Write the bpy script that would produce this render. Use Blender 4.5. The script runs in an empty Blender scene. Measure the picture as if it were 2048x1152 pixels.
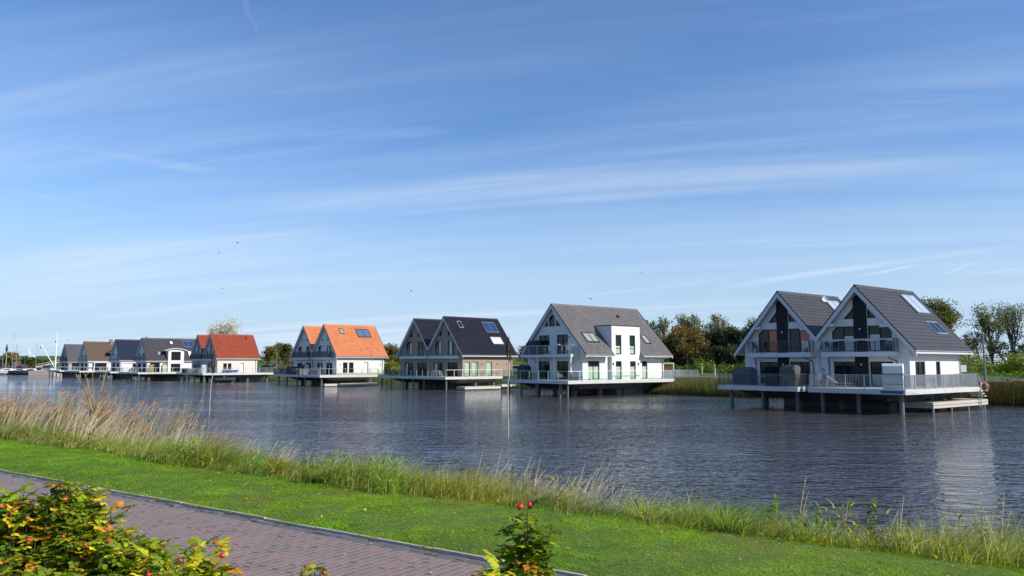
import bpy, math, random
import numpy as np
from mathutils import Vector, Matrix
random.seed(7); RS = np.random.RandomState(11)
PI = math.pi; R = math.radians
sc = bpy.context.scene
col = sc.collection

# ------------------------------------------------------------------ camera, sky, sun, exposure
cam_d = bpy.data.cameras.new('camera'); cam = bpy.data.objects.new('camera', cam_d); col.objects.link(cam)
CAMZ = 3.5; FPX = 1553.5; HZ = 727.74; PITCH = math.atan((HZ-576)/FPX)
cam_d.sensor_width = 36; cam_d.lens = FPX/2048*36
cam.location = (0, 0, CAMZ); cam.rotation_euler = (PI/2+PITCH, 0, 0)
cam_d.clip_start = .1; cam_d.clip_end = 9000
sc.camera = cam
sc.view_settings.view_transform = 'Standard'; sc.view_settings.look = 'None'
sc.view_settings.exposure = 0.15; sc.view_settings.gamma = 1

SUN_DIR = Vector((.93, -.37, 0)).normalized()          # horizontal direction towards the sun
SUN_EL = R(32)
sun_v = Vector((SUN_DIR.x*math.cos(SUN_EL), SUN_DIR.y*math.cos(SUN_EL), math.sin(SUN_EL)))
sd = bpy.data.lights.new('sun', 'SUN'); sd.energy = 4.9; sd.angle = R(.5); sd.color = (1, .93, .80)
so = bpy.data.objects.new('sun', sd); col.objects.link(so)
so.rotation_euler = (-sun_v).to_track_quat('-Z', 'Y').to_euler()

def pxdir(x, y):
    a, b = x-1024, y-576
    return Vector((a/FPX, math.cos(PITCH)+b/FPX*math.sin(PITCH), -b/FPX*math.cos(PITCH)+math.sin(PITCH))).normalized()

class NT:
    """small helper for node trees"""
    def __init__(s, nt): s.t = nt
    def n(s, kind, **kw):
        nd = s.t.nodes.new(kind)
        for k, v in kw.items():
            if k.startswith('_'): setattr(nd, k[1:], v)
            else:
                key = k.replace('__', ' ')
                if key.isdigit(): key = int(key)
                elif key[0] == 'i' and key[1:].isdigit(): key = int(key[1:])
                if hasattr(v, 'is_linked') or isinstance(v, bpy.types.NodeSocket): s.t.links.new(v, nd.inputs[key])
                else: nd.inputs[key].default_value = v
        return nd
    def l(s, a, b): s.t.links.new(a, b)
    def math(s, op, a, b=None, c=None, clamp=False):
        nd = s.t.nodes.new('ShaderNodeMath'); nd.operation = op; nd.use_clamp = clamp
        for i, v in enumerate((a, b, c)):
            if v is None: continue
            if isinstance(v, bpy.types.NodeSocket): s.t.links.new(v, nd.inputs[i])
            else: nd.inputs[i].default_value = v
        return nd.outputs[0]
    def vm(s, op, a, b=None, out=0):
        nd = s.t.nodes.new('ShaderNodeVectorMath'); nd.operation = op
        for i, v in enumerate((a, b)):
            if v is None: continue
            if isinstance(v, bpy.types.NodeSocket): s.t.links.new(v, nd.inputs[i])
            elif isinstance(v, (int, float)): nd.inputs[3].default_value = v
            else: nd.inputs[i].default_value = v
        return nd.outputs[out]
    def ramp(s, f, stops, interp='LINEAR'):
        nd = s.t.nodes.new('ShaderNodeValToRGB'); cr = nd.color_ramp; cr.interpolation = interp
        while len(cr.elements) > 1: cr.elements.remove(cr.elements[-1])
        for i, (p, c) in enumerate(stops):
            e = cr.elements[0] if i == 0 else cr.elements.new(p)
            e.position = p; e.color = tuple(c)+(1,) if len(c) == 3 else c
        s.t.links.new(f, nd.inputs[0]); return nd.outputs[0]
    def mix(s, f, a, b, blend='MIX'):
        nd = s.t.nodes.new('ShaderNodeMix'); nd.data_type = 'RGBA'; nd.blend_type = blend
        for k, v in ((0, f), (6, a), (7, b)):
            if isinstance(v, bpy.types.NodeSocket): s.t.links.new(v, nd.inputs[k])
            else: nd.inputs[k].default_value = v if k == 0 else (tuple(v)+(1,) if len(v) == 3 else v)
        return nd.outputs[2]

def build_world():
    w = bpy.data.worlds.new('World'); sc.world = w; w.use_nodes = True
    t = w.node_tree; t.nodes.clear(); N = NT(t)
    sky = N.n('ShaderNodeTexSky', _sky_type='NISHITA', _sun_disc=False, _sun_elevation=SUN_EL,
              _sun_rotation=math.atan2(SUN_DIR.x, SUN_DIR.y), _air_density=1.0, _dust_density=.4, _ozone_density=2.2, _altitude=0)
    g = N.n('ShaderNodeTexCoord').outputs['Generated']
    sep = N.n('ShaderNodeSeparateXYZ', Vector=g)
    z = N.math('MAXIMUM', sep.outputs[2], 0.0)
    zz = N.math('ADD', z, .09)
    px = N.math('DIVIDE', sep.outputs[0], zz); py = N.math('DIVIDE', sep.outputs[1], zz)
    P = N.n('ShaderNodeCombineXYZ', X=px, Y=py).outputs[0]
    d = (-.965, .262); c = (.262, .965)
    along = N.vm('DOT_PRODUCT', P, (d[0], d[1], 0), out=1)
    across = N.vm('DOT_PRODUCT', P, (c[0], c[1], 0), out=1)
    def streak(sa, sc_, off, detail, rough, dist=.4):
        v = N.n('ShaderNodeCombineXYZ', X=N.math('MULTIPLY', along, sa), Y=N.math('MULTIPLY_ADD', across, sc_, off), Z=off*1.7).outputs[0]
        return N.n('ShaderNodeTexNoise', Vector=v, Scale=1.0, Detail=detail, Roughness=rough, Distortion=dist).outputs[0]
    a = streak(.14, .95, 3.1, 3, .55, .8)                    # broad bands
    b = streak(.35, 3.4, 7.7, 7, .62, .9)                    # fibres
    m = streak(.35, .42, 1.3, 2, .5, .5)                     # where there is cloud at all
    bands = N.n('ShaderNodeMapRange', Value=a, i1=.36, i2=.70, _interpolation_type='SMOOTHSTEP').outputs[0]
    fib = N.n('ShaderNodeMapRange', Value=b, i1=.34, i2=.75, _interpolation_type='SMOOTHSTEP').outputs[0]
    mask = N.n('ShaderNodeMapRange', Value=m, i1=.30, i2=.62, _interpolation_type='SMOOTHSTEP').outputs[0]
    cl = N.math('MULTIPLY', N.math('MULTIPLY', bands, N.math('MULTIPLY_ADD', fib, .75, .35)), N.math('MULTIPLY_ADD', mask, .9, .1))
    low = N.n('ShaderNodeMapRange', Value=z, i1=.03, i2=.42, i3=1.0, i4=.26).outputs[0]
    cl = N.math('MULTIPLY', cl, N.math('MULTIPLY', low, 1.0))
    # contrails: finite lines in the cloud layer
    def plane(x, y):
        v = pxdir(x, y); k = v.z+.09; return Vector((v.x/k, v.y/k, 0))
    wob = N.n('ShaderNodeTexNoise', Vector=P, Scale=2.2, Detail=4.0, Roughness=.6)
    Pw = N.vm('ADD', P, N.vm('MULTIPLY', N.vm('SUBTRACT', wob.outputs['Color'], (.5, .5, .5)), (.10, .10, 0)))
    for (x0, y0, x1, y1, wd, st) in ((-60, 266, 520, 356, .10, .30), (-60, 362, 270, 432, .06, .13), (1700, 556, 1885, 521, .04, .6),
                                     (1400, 582, 2200, 470, .13, .5), (1870, 556, 2020, 500, .05, .45), (492, -40, 522, 110, .016, .12),
                                     (1840, 566, 2180, 518, .07, .45), (480, 278, 960, 258, .11, .17), (1100, 600, 1560, 548, .09, .22),
                                     (1380, 440, 2200, 408, .10, .22), (250, 445, 2400, 312, .30, .42), (-200, 604, 1300, 548, .35, .30), (100, 250, 1700, 72, .20, .14), (500, 380, 2300, 205, .2, .16), (-100, 545, 1400, 470, .22, .22), (900, 560, 2300, 505, .2, .25)):
        A = plane(x0, y0); B = plane(x1, y1); dv = B-A; L = dv.length; dv.normalize()
        rel = N.vm('SUBTRACT', Pw, tuple(A))
        tt = N.vm('DOT_PRODUCT', rel, tuple(dv), out=1)
        ss = N.math('ABSOLUTE', N.vm('DOT_PRODUCT', rel, (-dv.y, dv.x, 0), out=1))
        near = N.n('ShaderNodeMapRange', Value=ss, i1=0.0, i2=wd, i3=1.0, i4=0.0, _interpolation_type='SMOOTHSTEP').outputs[0]
        e0 = N.n('ShaderNodeMapRange', Value=tt, i1=0.0, i2=L*.3, _interpolation_type='SMOOTHSTEP').outputs[0]
        e1 = N.n('ShaderNodeMapRange', Value=tt, i1=L*.62, i2=L, i3=1.0, i4=0.0, _interpolation_type='SMOOTHSTEP').outputs[0]
        k = N.math('MULTIPLY', N.math('MULTIPLY', near, N.math('MULTIPLY', e0, e1)), N.math('MULTIPLY_ADD', fib, st*.7, st*.5))
        cl = N.math('MAXIMUM', cl, k)
    # the veil mixes a set pale blue into the sky to dim the horizon
    veil = N.n('ShaderNodeMapRange', Value=z, i1=.0, i2=.30, i3=.85, i4=.0, _interpolation_type='SMOOTHSTEP').outputs[0]
    tint = N.mix(1.0, sky.outputs[0], (.72, .99, 1.32), 'MULTIPLY')
    tint = N.mix(veil, tint, (4.3, 5.6, 7.3))
    final = N.mix(N.math('MINIMUM', cl, .85), tint, (6.0, 6.9, 8.1))
    bg = N.n('ShaderNodeBackground', Color=final, Strength=.112)
    out = N.n('ShaderNodeOutputWorld'); N.l(bg.outputs[0], out.inputs[0])
build_world()

# ------------------------------------------------------------------ helpers
def tag(o, label=None, cat=None, group=None, kind=None):
    if label: o['label'] = label
    if cat: o['category'] = cat
    if group: o['group'] = group
    if kind: o['kind'] = kind
    return o
def empty(name, loc, rz=0, label=None, cat=None, group=None):
    o = bpy.data.objects.new(name, None); col.objects.link(o); o.empty_display_size = .2
    o.location = loc; o.rotation_euler = (0, 0, rz); tag(o, label, cat, group); return o
def kids(o): return [c for c in bpy.data.objects if c.parent == o]
def copy_tree(o, parent=None):
    ch = kids(o); c = o.copy(); col.objects.link(c); c.parent = parent
    for k in ch: copy_tree(k, c)
    return c

class MB:
    def __init__(s): s.v = []; s.f = []
    def add(s, vs, fs):
        b = len(s.v); s.v += [tuple(p) for p in vs]; s.f += [tuple(b+i for i in f) for f in fs]; return s
    def box(s, x0, x1, y0, y1, z0, z1):
        return s.add([(x0,y0,z0),(x1,y0,z0),(x1,y1,z0),(x0,y1,z0),(x0,y0,z1),(x1,y0,z1),(x1,y1,z1),(x0,y1,z1)],
                     [(0,3,2,1),(4,5,6,7),(0,1,5,4),(1,2,6,5),(2,3,7,6),(3,0,4,7)])
    def prism(s, poly, ax, a0, a1):
        """polygon of 2-D points extruded along axis ax ('y': points are (x,z); 'z': (x,y); 'x': (y,z))"""
        n = len(poly)
        def P(p, a): return (p[0], a, p[1]) if ax == 'y' else ((p[0], p[1], a) if ax == 'z' else (a, p[0], p[1]))
        vs = [P(p, a0) for p in poly]+[P(p, a1) for p in poly]
        return s.add(vs, [tuple(range(n))[::-1], tuple(range(n, 2*n))]+[(i, (i+1) % n, n+(i+1) % n, n+i) for i in range(n)])
    def tube(s, pts, rads, n=6, cap=True):
        pts = [Vector(p) for p in pts]
        if isinstance(rads, (int, float)): rads = [rads]*len(pts)
        b = len(s.v); up = Vector((.13, .21, 1)).normalized()
        for i, p in enumerate(pts):
            d = (pts[min(i+1, len(pts)-1)]-pts[max(i-1, 0)]).normalized()
            a = d.cross(up)
            if a.length < .05: a = d.cross(Vector((1, 0, 0)))
            a.normalize(); c = d.cross(a)
            for k in range(n):
                w = 2*PI*k/n; s.v.append(tuple(p+rads[i]*(math.cos(w)*a+math.sin(w)*c)))
        for i in range(len(pts)-1):
            for k in range(n): s.f.append((b+i*n+k, b+i*n+(k+1) % n, b+(i+1)*n+(k+1) % n, b+(i+1)*n+k))
        if cap:
            s.f.append(tuple(b+k for k in range(n))[::-1]); s.f.append(tuple(b+(len(pts)-1)*n+k for k in range(n)))
        return s
    def bar(s, p0, p1, w, h=None):
        """rectangular bar from p0 to p1"""
        h = h or w; p0 = Vector(p0); p1 = Vector(p1); d = (p1-p0).normalized()
        a = d.cross(Vector((0, 0, 1)))
        if a.length < .01: a = Vector((1, 0, 0))
        a.normalize(); c = a.cross(d)
        vs = [q+sx*a*w/2+sy*c*h/2 for q in (p0, p1) for sx, sy in ((-1,-1),(1,-1),(1,1),(-1,1))]
        return s.add(vs, [(3,2,1,0),(4,5,6,7),(0,1,5,4),(1,2,6,5),(2,3,7,6),(3,0,4,7)])
    def lathe(s, prof, n=12, c=(0,0,0)):
        b = len(s.v)
        for r, z in prof:
            for k in range(n): s.v.append((c[0]+r*math.cos(2*PI*k/n), c[1]+r*math.sin(2*PI*k/n), c[2]+z))
        for i in range(len(prof)-1):
            for k in range(n): s.f.append((b+i*n+k, b+i*n+(k+1) % n, b+(i+1)*n+(k+1) % n, b+(i+1)*n+k))
        return s
    def build(s, name, mat, parent=None, smooth=False, bevel=0):
        me = bpy.data.meshes.new(name); me.from_pydata(s.v, [], s.f); me.update()
        me.materials.append(mat)
        if smooth: me.polygons.foreach_set('use_smooth', [True]*len(me.polygons))
        o = bpy.data.objects.new(name, me); col.objects.link(o)
        if parent: o.parent = parent
        if bevel:
            m = o.modifiers.new('bevel', 'BEVEL'); m.width = bevel; m.segments = 1; m.limit_method = 'ANGLE'
        return o

def np_mesh(name, verts, faces, mat, parent=None, cols=None, smooth=False):
    """verts (N,3), faces (M,4) or (M,3) arrays, cols (N,3) per-vertex tint"""
    me = bpy.data.meshes.new(name); k = faces.shape[1]
    me.vertices.add(len(verts)); me.vertices.foreach_set('co', verts.astype(np.float32).ravel())
    me.loops.add(faces.size); me.loops.foreach_set('vertex_index', faces.astype(np.int32).ravel())
    me.polygons.add(len(faces)); me.polygons.foreach_set('loop_start', np.arange(0, faces.size, k, dtype=np.int32))
    me.polygons.foreach_set('loop_total', np.full(len(faces), k, dtype=np.int32))
    if smooth: me.polygons.foreach_set('use_smooth', np.ones(len(faces), dtype=bool))
    if cols is not None:
        ca = me.color_attributes.new('tint', 'FLOAT_COLOR', 'POINT')
        ca.data.foreach_set('color', np.concatenate([cols, np.ones((len(cols), 1))], 1).astype(np.float32).ravel())
    me.update(calc_edges=True); me.validate(); me.materials.append(mat)
    o = bpy.data.objects.new(name, me); col.objects.link(o)
    if parent: o.parent = parent
    return o

# ------------------------------------------------------------------ materials
MATS = {}
def mat(name, rgb, rough=.6, metal=0, var=.12, vs=1.5, bump=0, bs=20, spec=.5, coat=0):
    if name in MATS: return MATS[name]
    m = bpy.data.materials.new(name); m.use_nodes = True; N = NT(m.node_tree); b = m.node_tree.nodes['Principled BSDF']
    co = N.n('ShaderNodeTexCoord').outputs['Object']
    no = N.n('ShaderNodeTexNoise', Vector=co, Scale=vs, Detail=6.0, Roughness=.62).outputs[0]
    c = N.mix(no, [x*(1-var) for x in rgb], [min(1, x*(1+var)) for x in rgb])
    N.l(c, b.inputs['Base Color'])
    b.inputs['Roughness'].default_value = rough; b.inputs['Metallic'].default_value = metal
    b.inputs['Specular IOR Level'].default_value = spec; b.inputs['Coat Weight'].default_value = coat
    if bump:
        n2 = N.n('ShaderNodeTexNoise', Vector=co, Scale=float(bs), Detail=4.0).outputs[0]
        bp = N.n('ShaderNodeBump', Strength=bump, Distance=.02, Height=n2); N.l(bp.outputs[0], b.inputs['Normal'])
    MATS[name] = m; return m
def leafmat(name, rgb, trans=.35, rough=.55, var=.25, vs=2.0, spec=.3, tcol=None):
    m = bpy.data.materials.new(name); m.use_nodes = True; t = m.node_tree; N = NT(t); b = t.nodes['Principled BSDF']
    at = N.n('ShaderNodeAttribute', _attribute_name='tint').outputs['Color']
    co = N.n('ShaderNodeTexCoord').outputs['Object']
    no = N.n('ShaderNodeTexNoise', Vector=co, Scale=vs, Detail=3.0).outputs[0]
    k = N.mix(no, [x*(1-var) for x in rgb], [x*(1+var) for x in rgb])
    c = N.mix(1.0, k, at, 'MULTIPLY'); N.l(c, b.inputs['Base Color'])
    b.inputs['Roughness'].default_value = rough; b.inputs['Specular IOR Level'].default_value = spec
    tr = N.n('ShaderNodeBsdfTranslucent', Color=N.mix(1.0, c, tcol or (1.25, 1.35, .7), 'MULTIPLY'))
    mx = N.n('ShaderNodeMixShader', Fac=trans); N.l(b.outputs[0], mx.inputs[1]); N.l(tr.outputs[0], mx.inputs[2])
    N.l(mx.outputs[0], t.nodes['Material Output'].inputs[0]); MATS[name] = m; return m
def glassmat(name, tint, refl=.12, alpha=.8):
    m = bpy.data.materials.new(name); m.use_nodes = True; t = m.node_tree; t.nodes.clear(); N = NT(t)
    tr = N.n('ShaderNodeBsdfTransparent', Color=tuple(tint)+(1,)); gl = N.n('ShaderNodeBsdfGlossy', Color=(.9, .95, 1, 1), Roughness=.03)
    fr = N.n('ShaderNodeFresnel', IOR=1.45)
    bf = N.n('ShaderNodeNewGeometry').outputs['Backfacing']
    f = N.math('MULTIPLY', N.math('MULTIPLY', fr.outputs[0], .6, clamp=True), N.math('SUBTRACT', 1.0, bf))
    mx = N.n('ShaderNodeMixShader', Fac=f); N.l(tr.outputs[0], mx.inputs[1]); N.l(gl.outputs[0], mx.inputs[2])
    o = N.n('ShaderNodeOutputMaterial'); N.l(mx.outputs[0], o.inputs[0]); MATS[name] = m; return m

white = mat('white_render', (.70, .69, .665), .85, var=.06, vs=.6, bump=.2, bs=60)
def weather(m, k=.10):
    t = m.node_tree; N = NT(t); b = t.nodes['Principled BSDF']; src = b.inputs['Base Color'].links[0].from_socket; co = N.n('ShaderNodeTexCoord').outputs['Object']
    n = N.n('ShaderNodeTexNoise', Vector=N.vm('MULTIPLY', co, (2.2, 2.2, .22)), Scale=1.6, Detail=6.0, Roughness=.7).outputs[0]
    f = N.n('ShaderNodeMapRange', Value=n, i1=.48, i2=.78, i3=0., i4=k*3).outputs[0]
    N.l(N.mix(f, src, (.42, .42, .38)), b.inputs['Base Color'])
weather(white, .09)
white_trim = mat('white_trim', (.60, .61, .63), .55, var=.05)
brick_wall = None
conc = mat('pale_concrete', (.54, .54, .52), .8, var=.22, vs=1.2, bump=.2, bs=25)
conc_dk = mat('grey_concrete', (.13, .13, .13), .85, var=.25, vs=1.5, bump=.3, bs=15)  # colour darkened to deepen the shade under the decks
dark_panel = mat('dark_cladding', (.018, .018, .021), .6, var=.2, spec=.2)
frame_dk = mat('anthracite_frame', (.024, .026, .030), .5, var=.1, spec=.25)
frame_wh = mat('white_frame', (.75, .76, .77), .4, var=.03)
steel = mat('galvanised_steel', (.42, .44, .46), .42, .75, var=.15, vs=6)
steel_dk = mat('dark_steel', (.12, .13, .15), .45, .4, var=.2, vs=6)
gutter_m = mat('zinc_gutter', (.55, .57, .59), .4, .3, var=.1)
pane_m = mat('window_glass', (.012, .016, .020), .06, var=.5, vs=.9, spec=.32)
pane_b = mat('curtained_glass', (.30, .34, .31), .25, var=.15, vs=1.4, spec=.8, coat=.6)
curtain_or = mat('orange_curtain', (.55, .10, .03), .5, var=.2, vs=6, coat=.5)
curtain_wh = mat('white_curtain', (.58, .58, .56), .6, var=.12, vs=7, coat=.4)
solar_m = mat('solar_glass', (.025, .05, .13), .08, var=.25, vs=3, spec=.9)
solar_bright = mat('sky_bright_solar_glass', (.42, .50, .60), .15, var=.12, vs=2, spec=1)  # reflected sky is put into the panel colour
alu = mat('aluminium', (.6, .62, .64), .3, .8, var=.08)
wood_grey = mat('weathered_wood', (.50, .46, .40), .8, var=.25, vs=5, bump=.3, bs=30)
wood_br = mat('brown_wood', (.20, .12, .07), .75, var=.3, vs=5)
wicker = mat('wicker', (.42, .30, .19), .8, var=.3, vs=14)
wicker_wh = mat('shaded_white_wicker', (.48, .49, .50), .75, var=.12, vs=20)  # grey-blue shade on the chair body is put into this colour
canvas_dk = mat('dark_cover', (.035, .042, .055), .8, var=.3, vs=3)
canvas_gr = mat('grey_cover', (.085, .09, .095), .85, var=.15, vs=3)
plastic_wh = mat('white_plastic', (.78, .78, .77), .45, var=.05)
red_m = mat('red_paint', (.62, .06, .03), .5, var=.12)
orange_m = mat('orange_plastic', (.75, .14, .04), .5, var=.1)
blue_m = mat('blue_paint', (.02, .14, .50), .35, var=.12)
black_car = mat('black_paint', (.012, .013, .016), .15, var=.1, coat=1)
rubber = mat('rubber', (.02, .02, .02), .8)
pile_steel = mat('shade_dark_pile_steel', (.15, .16, .18), .6, .25, var=.3, vs=4)  # shade under the decks is put into the pile colour
bark = mat('bark', (.10, .085, .065), .9, var=.35, vs=4, bump=.4, bs=10)
bark_pale = mat('pale_bark', (.42, .36, .26), .85, var=.25, vs=4)
glass_rail = glassmat('rail_glass', (.92, .965, .95), .05)

def tile_mat(name, rgb, rough=.45, var=.2):
    m = mat(name, rgb, rough, var=var, vs=3.0, spec=.28)
    t = m.node_tree; N = NT(t); b = t.nodes['Principled BSDF']
    src = b.inputs['Base Color'].links[0].from_socket
    co = N.n('ShaderNodeTexCoord').outputs['Object']
    no = N.n('ShaderNodeTexVoronoi', Vector=co, Scale=3.3).outputs['Color']
    sep = N.n('ShaderNodeSeparateColor', Color=no)
    k = N.n('ShaderNodeMapRange', Value=sep.outputs[0], i3=.88, i4=1.12).outputs[0]
    st = N.n('ShaderNodeTexNoise', Vector=N.vm('MULTIPLY', co, (1., 1., .25)), Scale=1.1, Detail=5.0).outputs[0]
    k2 = N.n('ShaderNodeMapRange', Value=st, i1=.3, i2=.7, i3=.94, i4=1.06).outputs[0]
    v = N.math('MULTIPLY', k, k2)
    cc = N.n('ShaderNodeCombineColor', Red=v, Green=v, Blue=v).outputs[0]
    N.l(N.mix(1.0, src, cc, 'MULTIPLY'), b.inputs['Base Color']); return m
tile_grey = tile_mat('grey_roof_tile', (.064, .062, .065), .40)
tile_flat = tile_mat('flat_grey_tile', (.135, .125, .125), .6)
tile_black = tile_mat('black_glazed_tile', (.022, .020, .028), .22)
tile_orange = tile_mat('orange_roof_tile', (.54, .19, .082), .6)
tile_red = tile_mat('red_roof_tile', (.27, .055, .026), .6)
tile_dk = tile_mat('anthracite_roof_tile', (.055, .055, .062), .5)
tile_navy = tile_mat('navy_roof_tile', (.018, .023, .05), .5)
tile_slate = tile_mat('slate_grey_tile', (.085, .085, .095), .6)
thatch = mat('reed_thatch', (.115, .080, .058), .95, var=.3, vs=2.5, bump=.6, bs=14)

def brickmat(name, c1, c2, mortar):
    m = bpy.data.materials.new(name); m.use_nodes = True; t = m.node_tree; N = NT(t); b = t.nodes['Principled BSDF']
    co = N.n('ShaderNodeTexCoord').outputs['Object']; s = N.n('ShaderNodeSeparateXYZ', Vector=co)
    v = N.n('ShaderNodeCombineXYZ', X=N.math('ADD', s.outputs[0], s.outputs[1]), Y=s.outputs[2]).outputs[0]
    br = N.n('ShaderNodeTexBrick', Vector=v, Color1=c1+(1,), Color2=c2+(1,), Mortar=mortar+(1,), Scale=1.0)
    br.inputs['Brick Width'].default_value = .24; br.inputs['Row Height'].default_value = .08; br.inputs['Mortar Size'].default_value = .009
    no = N.n('ShaderNodeTexNoise', Vector=co, Scale=2.0, Detail=5.0).outputs[0]
    N.l(N.mix(N.math('MULTIPLY', no, .35), br.outputs[0], tuple(x*.6 for x in c1)), b.inputs['Base Color'])
    b.inputs['Roughness'].default_value = .85; MATS[name] = m; return m
brick_tan = brickmat('tan_brick', (.36, .27, .20), (.30, .225, .17), (.36, .32, .28))
brick_cream = brickmat('cream_brick', (.70, .65, .56), (.65, .60, .52), (.62, .59, .54))
brick_red = brickmat('red_brick', (.34, .12, .08), (.28, .10, .07), (.35, .3, .27))

# ------------------------------------------------------------------ near bank geometry: t runs up the canal to the left, n towards the water
T = Vector((-.815, .58, 0)).normalized(); NN = Vector((.58, .815, 0)).normalized()
KERB = 6.85
def edge_n(t): return 9.35+.25*math.sin(t*.35+.6)+.10*math.sin(t*1.1)
def bank_z(n, t=0):
    e = 9.55
    if n < KERB: return 1.40
    if n < e: return 1.42
    k = min(1, (n-e)/3.0); return 1.42-1.75*(k*k*(3-2*k)*.5+k*.5)
def W2(t, n, z=0): p = T*t+NN*n; return Vector((p.x, p.y, z))

def grid_strip(ns, zs, ts):
    vs = []; fs = []
    for t in ts:
        for n, z in zip(ns, zs): vs.append(W2(t, n, z))
    w = len(ns)
    for i in range(len(ts)-1):
        for j in range(w-1): fs.append((i*w+j, i*w+j+1, (i+1)*w+j+1, (i+1)*w+j))
    return vs, fs

def soil_mat():
    m = mat('bank_soil_and_turf', (.095, .150, .025), .95, var=.45, vs=3, bump=.8, bs=9); return m
def path_mat():
    m = bpy.data.materials.new('clinker_paving'); m.use_nodes = True; t = m.node_tree; N = NT(t); b = t.nodes['Principled BSDF']
    co = N.n('ShaderNodeTexCoord').outputs['Object']
    wob = N.n('ShaderNodeTexNoise', Vector=co, Scale=1.3, Detail=2.0).outputs['Color']
    co2 = N.vm('ADD', co, N.vm('MULTIPLY', N.vm('SUBTRACT', wob, (.5, .5, .5)), (.035, .035, 0)))
    br = N.n('ShaderNodeTexBrick', Vector=co2, Color1=(.29, .18, .155, 1), Color2=(.19, .135, .12, 1), Mortar=(.46, .38, .30, 1), Scale=1.0, _offset=.5)
    br.inputs['Brick Width'].default_value = .22; br.inputs['Row Height'].default_value = .108
    br.inputs['Mortar Size'].default_value = .011; br.inputs['Mortar Smooth'].default_value = .25; br.inputs['Bias'].default_value = .1
    # each brick's own shade: snapped cell noise
    sp = N.n('ShaderNodeSeparateXYZ', Vector=co2)
    row = N.math('FLOOR', N.math('DIVIDE', sp.outputs[1], .108))
    sh = N.math('MULTIPLY', N.math('MODULO', N.math('ABSOLUTE', row), 2.0), .5)
    colm = N.math('FLOOR', N.math('ADD', N.math('DIVIDE', sp.outputs[0], .22), sh))
    wn = N.n('ShaderNodeTexWhiteNoise', _noise_dimensions='2D', Vector=N.n('ShaderNodeCombineXYZ', X=colm, Y=row).outputs[0])
    c = N.mix(N.math('MULTIPLY_ADD', wn.outputs[0], .35, .2), br.outputs[0], N.ramp(wn.outputs[0], [(0, (.13, .09, .085)), (.5, (.23, .155, .135)), (.86, (.29, .19, .15)), (1, (.37, .19, .12))]))
    big = N.n('ShaderNodeTexNoise', Vector=co, Scale=.8, Detail=6.0, Roughness=.65).outputs[0]
    c = N.mix(N.n('ShaderNodeMapRange', Value=big, i1=.35, i2=.75, i3=0., i4=.45).outputs[0], c, (.25, .18, .155))
    # open, deep joints where the sand has washed out at some brick ends
    gapx = N.math('FRACT', N.math('ADD', N.math('DIVIDE', sp.outputs[0], .22), sh))
    g1 = N.math('LESS_THAN', gapx, .085)
    g2 = N.math('GREATER_THAN', N.n('ShaderNodeSeparateColor', Color=wn.outputs[1]).outputs[1], .82)
    gap = N.math('MULTIPLY', g1, g2)
    c = N.mix(gap, c, (.018, .014, .012))
    mo = N.n('ShaderNodeTexNoise', Vector=co, Scale=3.0, Detail=5.0).outputs[0]
    N.l(c, b.inputs['Base Color']); b.inputs['Roughness'].default_value = .62
    hgt = N.math('SUBTRACT', N.math('MULTIPLY_ADD', wn.outputs[0], .35, N.math('SUBTRACT', 1.0, br.outputs['Fac'])), N.math('MULTIPLY', gap, 1.5))
    hgt = N.math('MULTIPLY_ADD', mo, .4, hgt)
    bp = N.n('ShaderNodeBump', Strength=.9, Distance=.012, Height=hgt); N.l(bp.outputs[0], b.inputs['Normal'])
    MATS['clinker_paving'] = m; return m

def water_mat():
    m = bpy.data.materials.new('canal_water'); m.use_nodes = True; t = m.node_tree; N = NT(t); b = t.nodes['Principled BSDF']
    b.inputs['Base Color'].default_value = (.062, .060, .064, 1); b.inputs['Roughness'].default_value = .035
    b.inputs['IOR'].default_value = 1.333; b.inputs['Specular IOR Level'].default_value = .5
    g = N.n('ShaderNodeTexCoord').outputs['Object']
    def wav(sx, sy, rot, sc_, det, dist):
        mp = N.n('ShaderNodeMapping', Vector=g); mp.inputs['Rotation'].default_value = (0, 0, rot); mp.inputs['Scale'].default_value = (sx, sy, 1)
        return N.n('ShaderNodeTexNoise', Vector=mp.outputs[0], Scale=sc_, Detail=det, Roughness=.55, Distortion=dist).outputs[0]
    a = wav(.55, 1.0, R(24), 2.3, 1.5, .5); c = wav(.6, 1.0, R(-12), 5.5, 1., .4); e = wav(.5, 1., R(8), .6, 2., .4)
    big = wav(.5, 1.3, R(-25), .05, 4., .8)
    amp = N.n('ShaderNodeMapRange', Value=big, i1=.35, i2=.66, i3=.42, i4=1.45).outputs[0]
    h = N.math('ADD', N.math('MULTIPLY', a, .55), N.math('ADD', N.math('MULTIPLY', c, .30), N.math('MULTIPLY', e, .8)))
    bp = N.n('ShaderNodeBump', Strength=1.0, Distance=.23, Height=N.math('MULTIPLY', h, amp)); N.l(bp.outputs[0], b.inputs['Normal'])
    MATS['water'] = m; return m

# ground: near bank
ts = list(np.linspace(-60, 130, 96)); t_far = [-600, -200]+ts+[300, 900]
ns = [-900, -30, 0, 2.9, KERB-.21, KERB-.2, KERB+.06, 7.5, 8.2, 9.0, 9.55, 10, 10.5, 11, 11.6, 12.2, 12.8, 14]
zs = [1.40, 1.39, 1.38, 1.36, 1.36, 1.30, 1.34]+[bank_z(x) for x in ns[7:]]
vs, fs = grid_strip(ns, zs, t_far)
m_ = MB(); m_.add(vs, fs); tag(m_.build('ground', soil_mat(), smooth=True), kind='structure')
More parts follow.
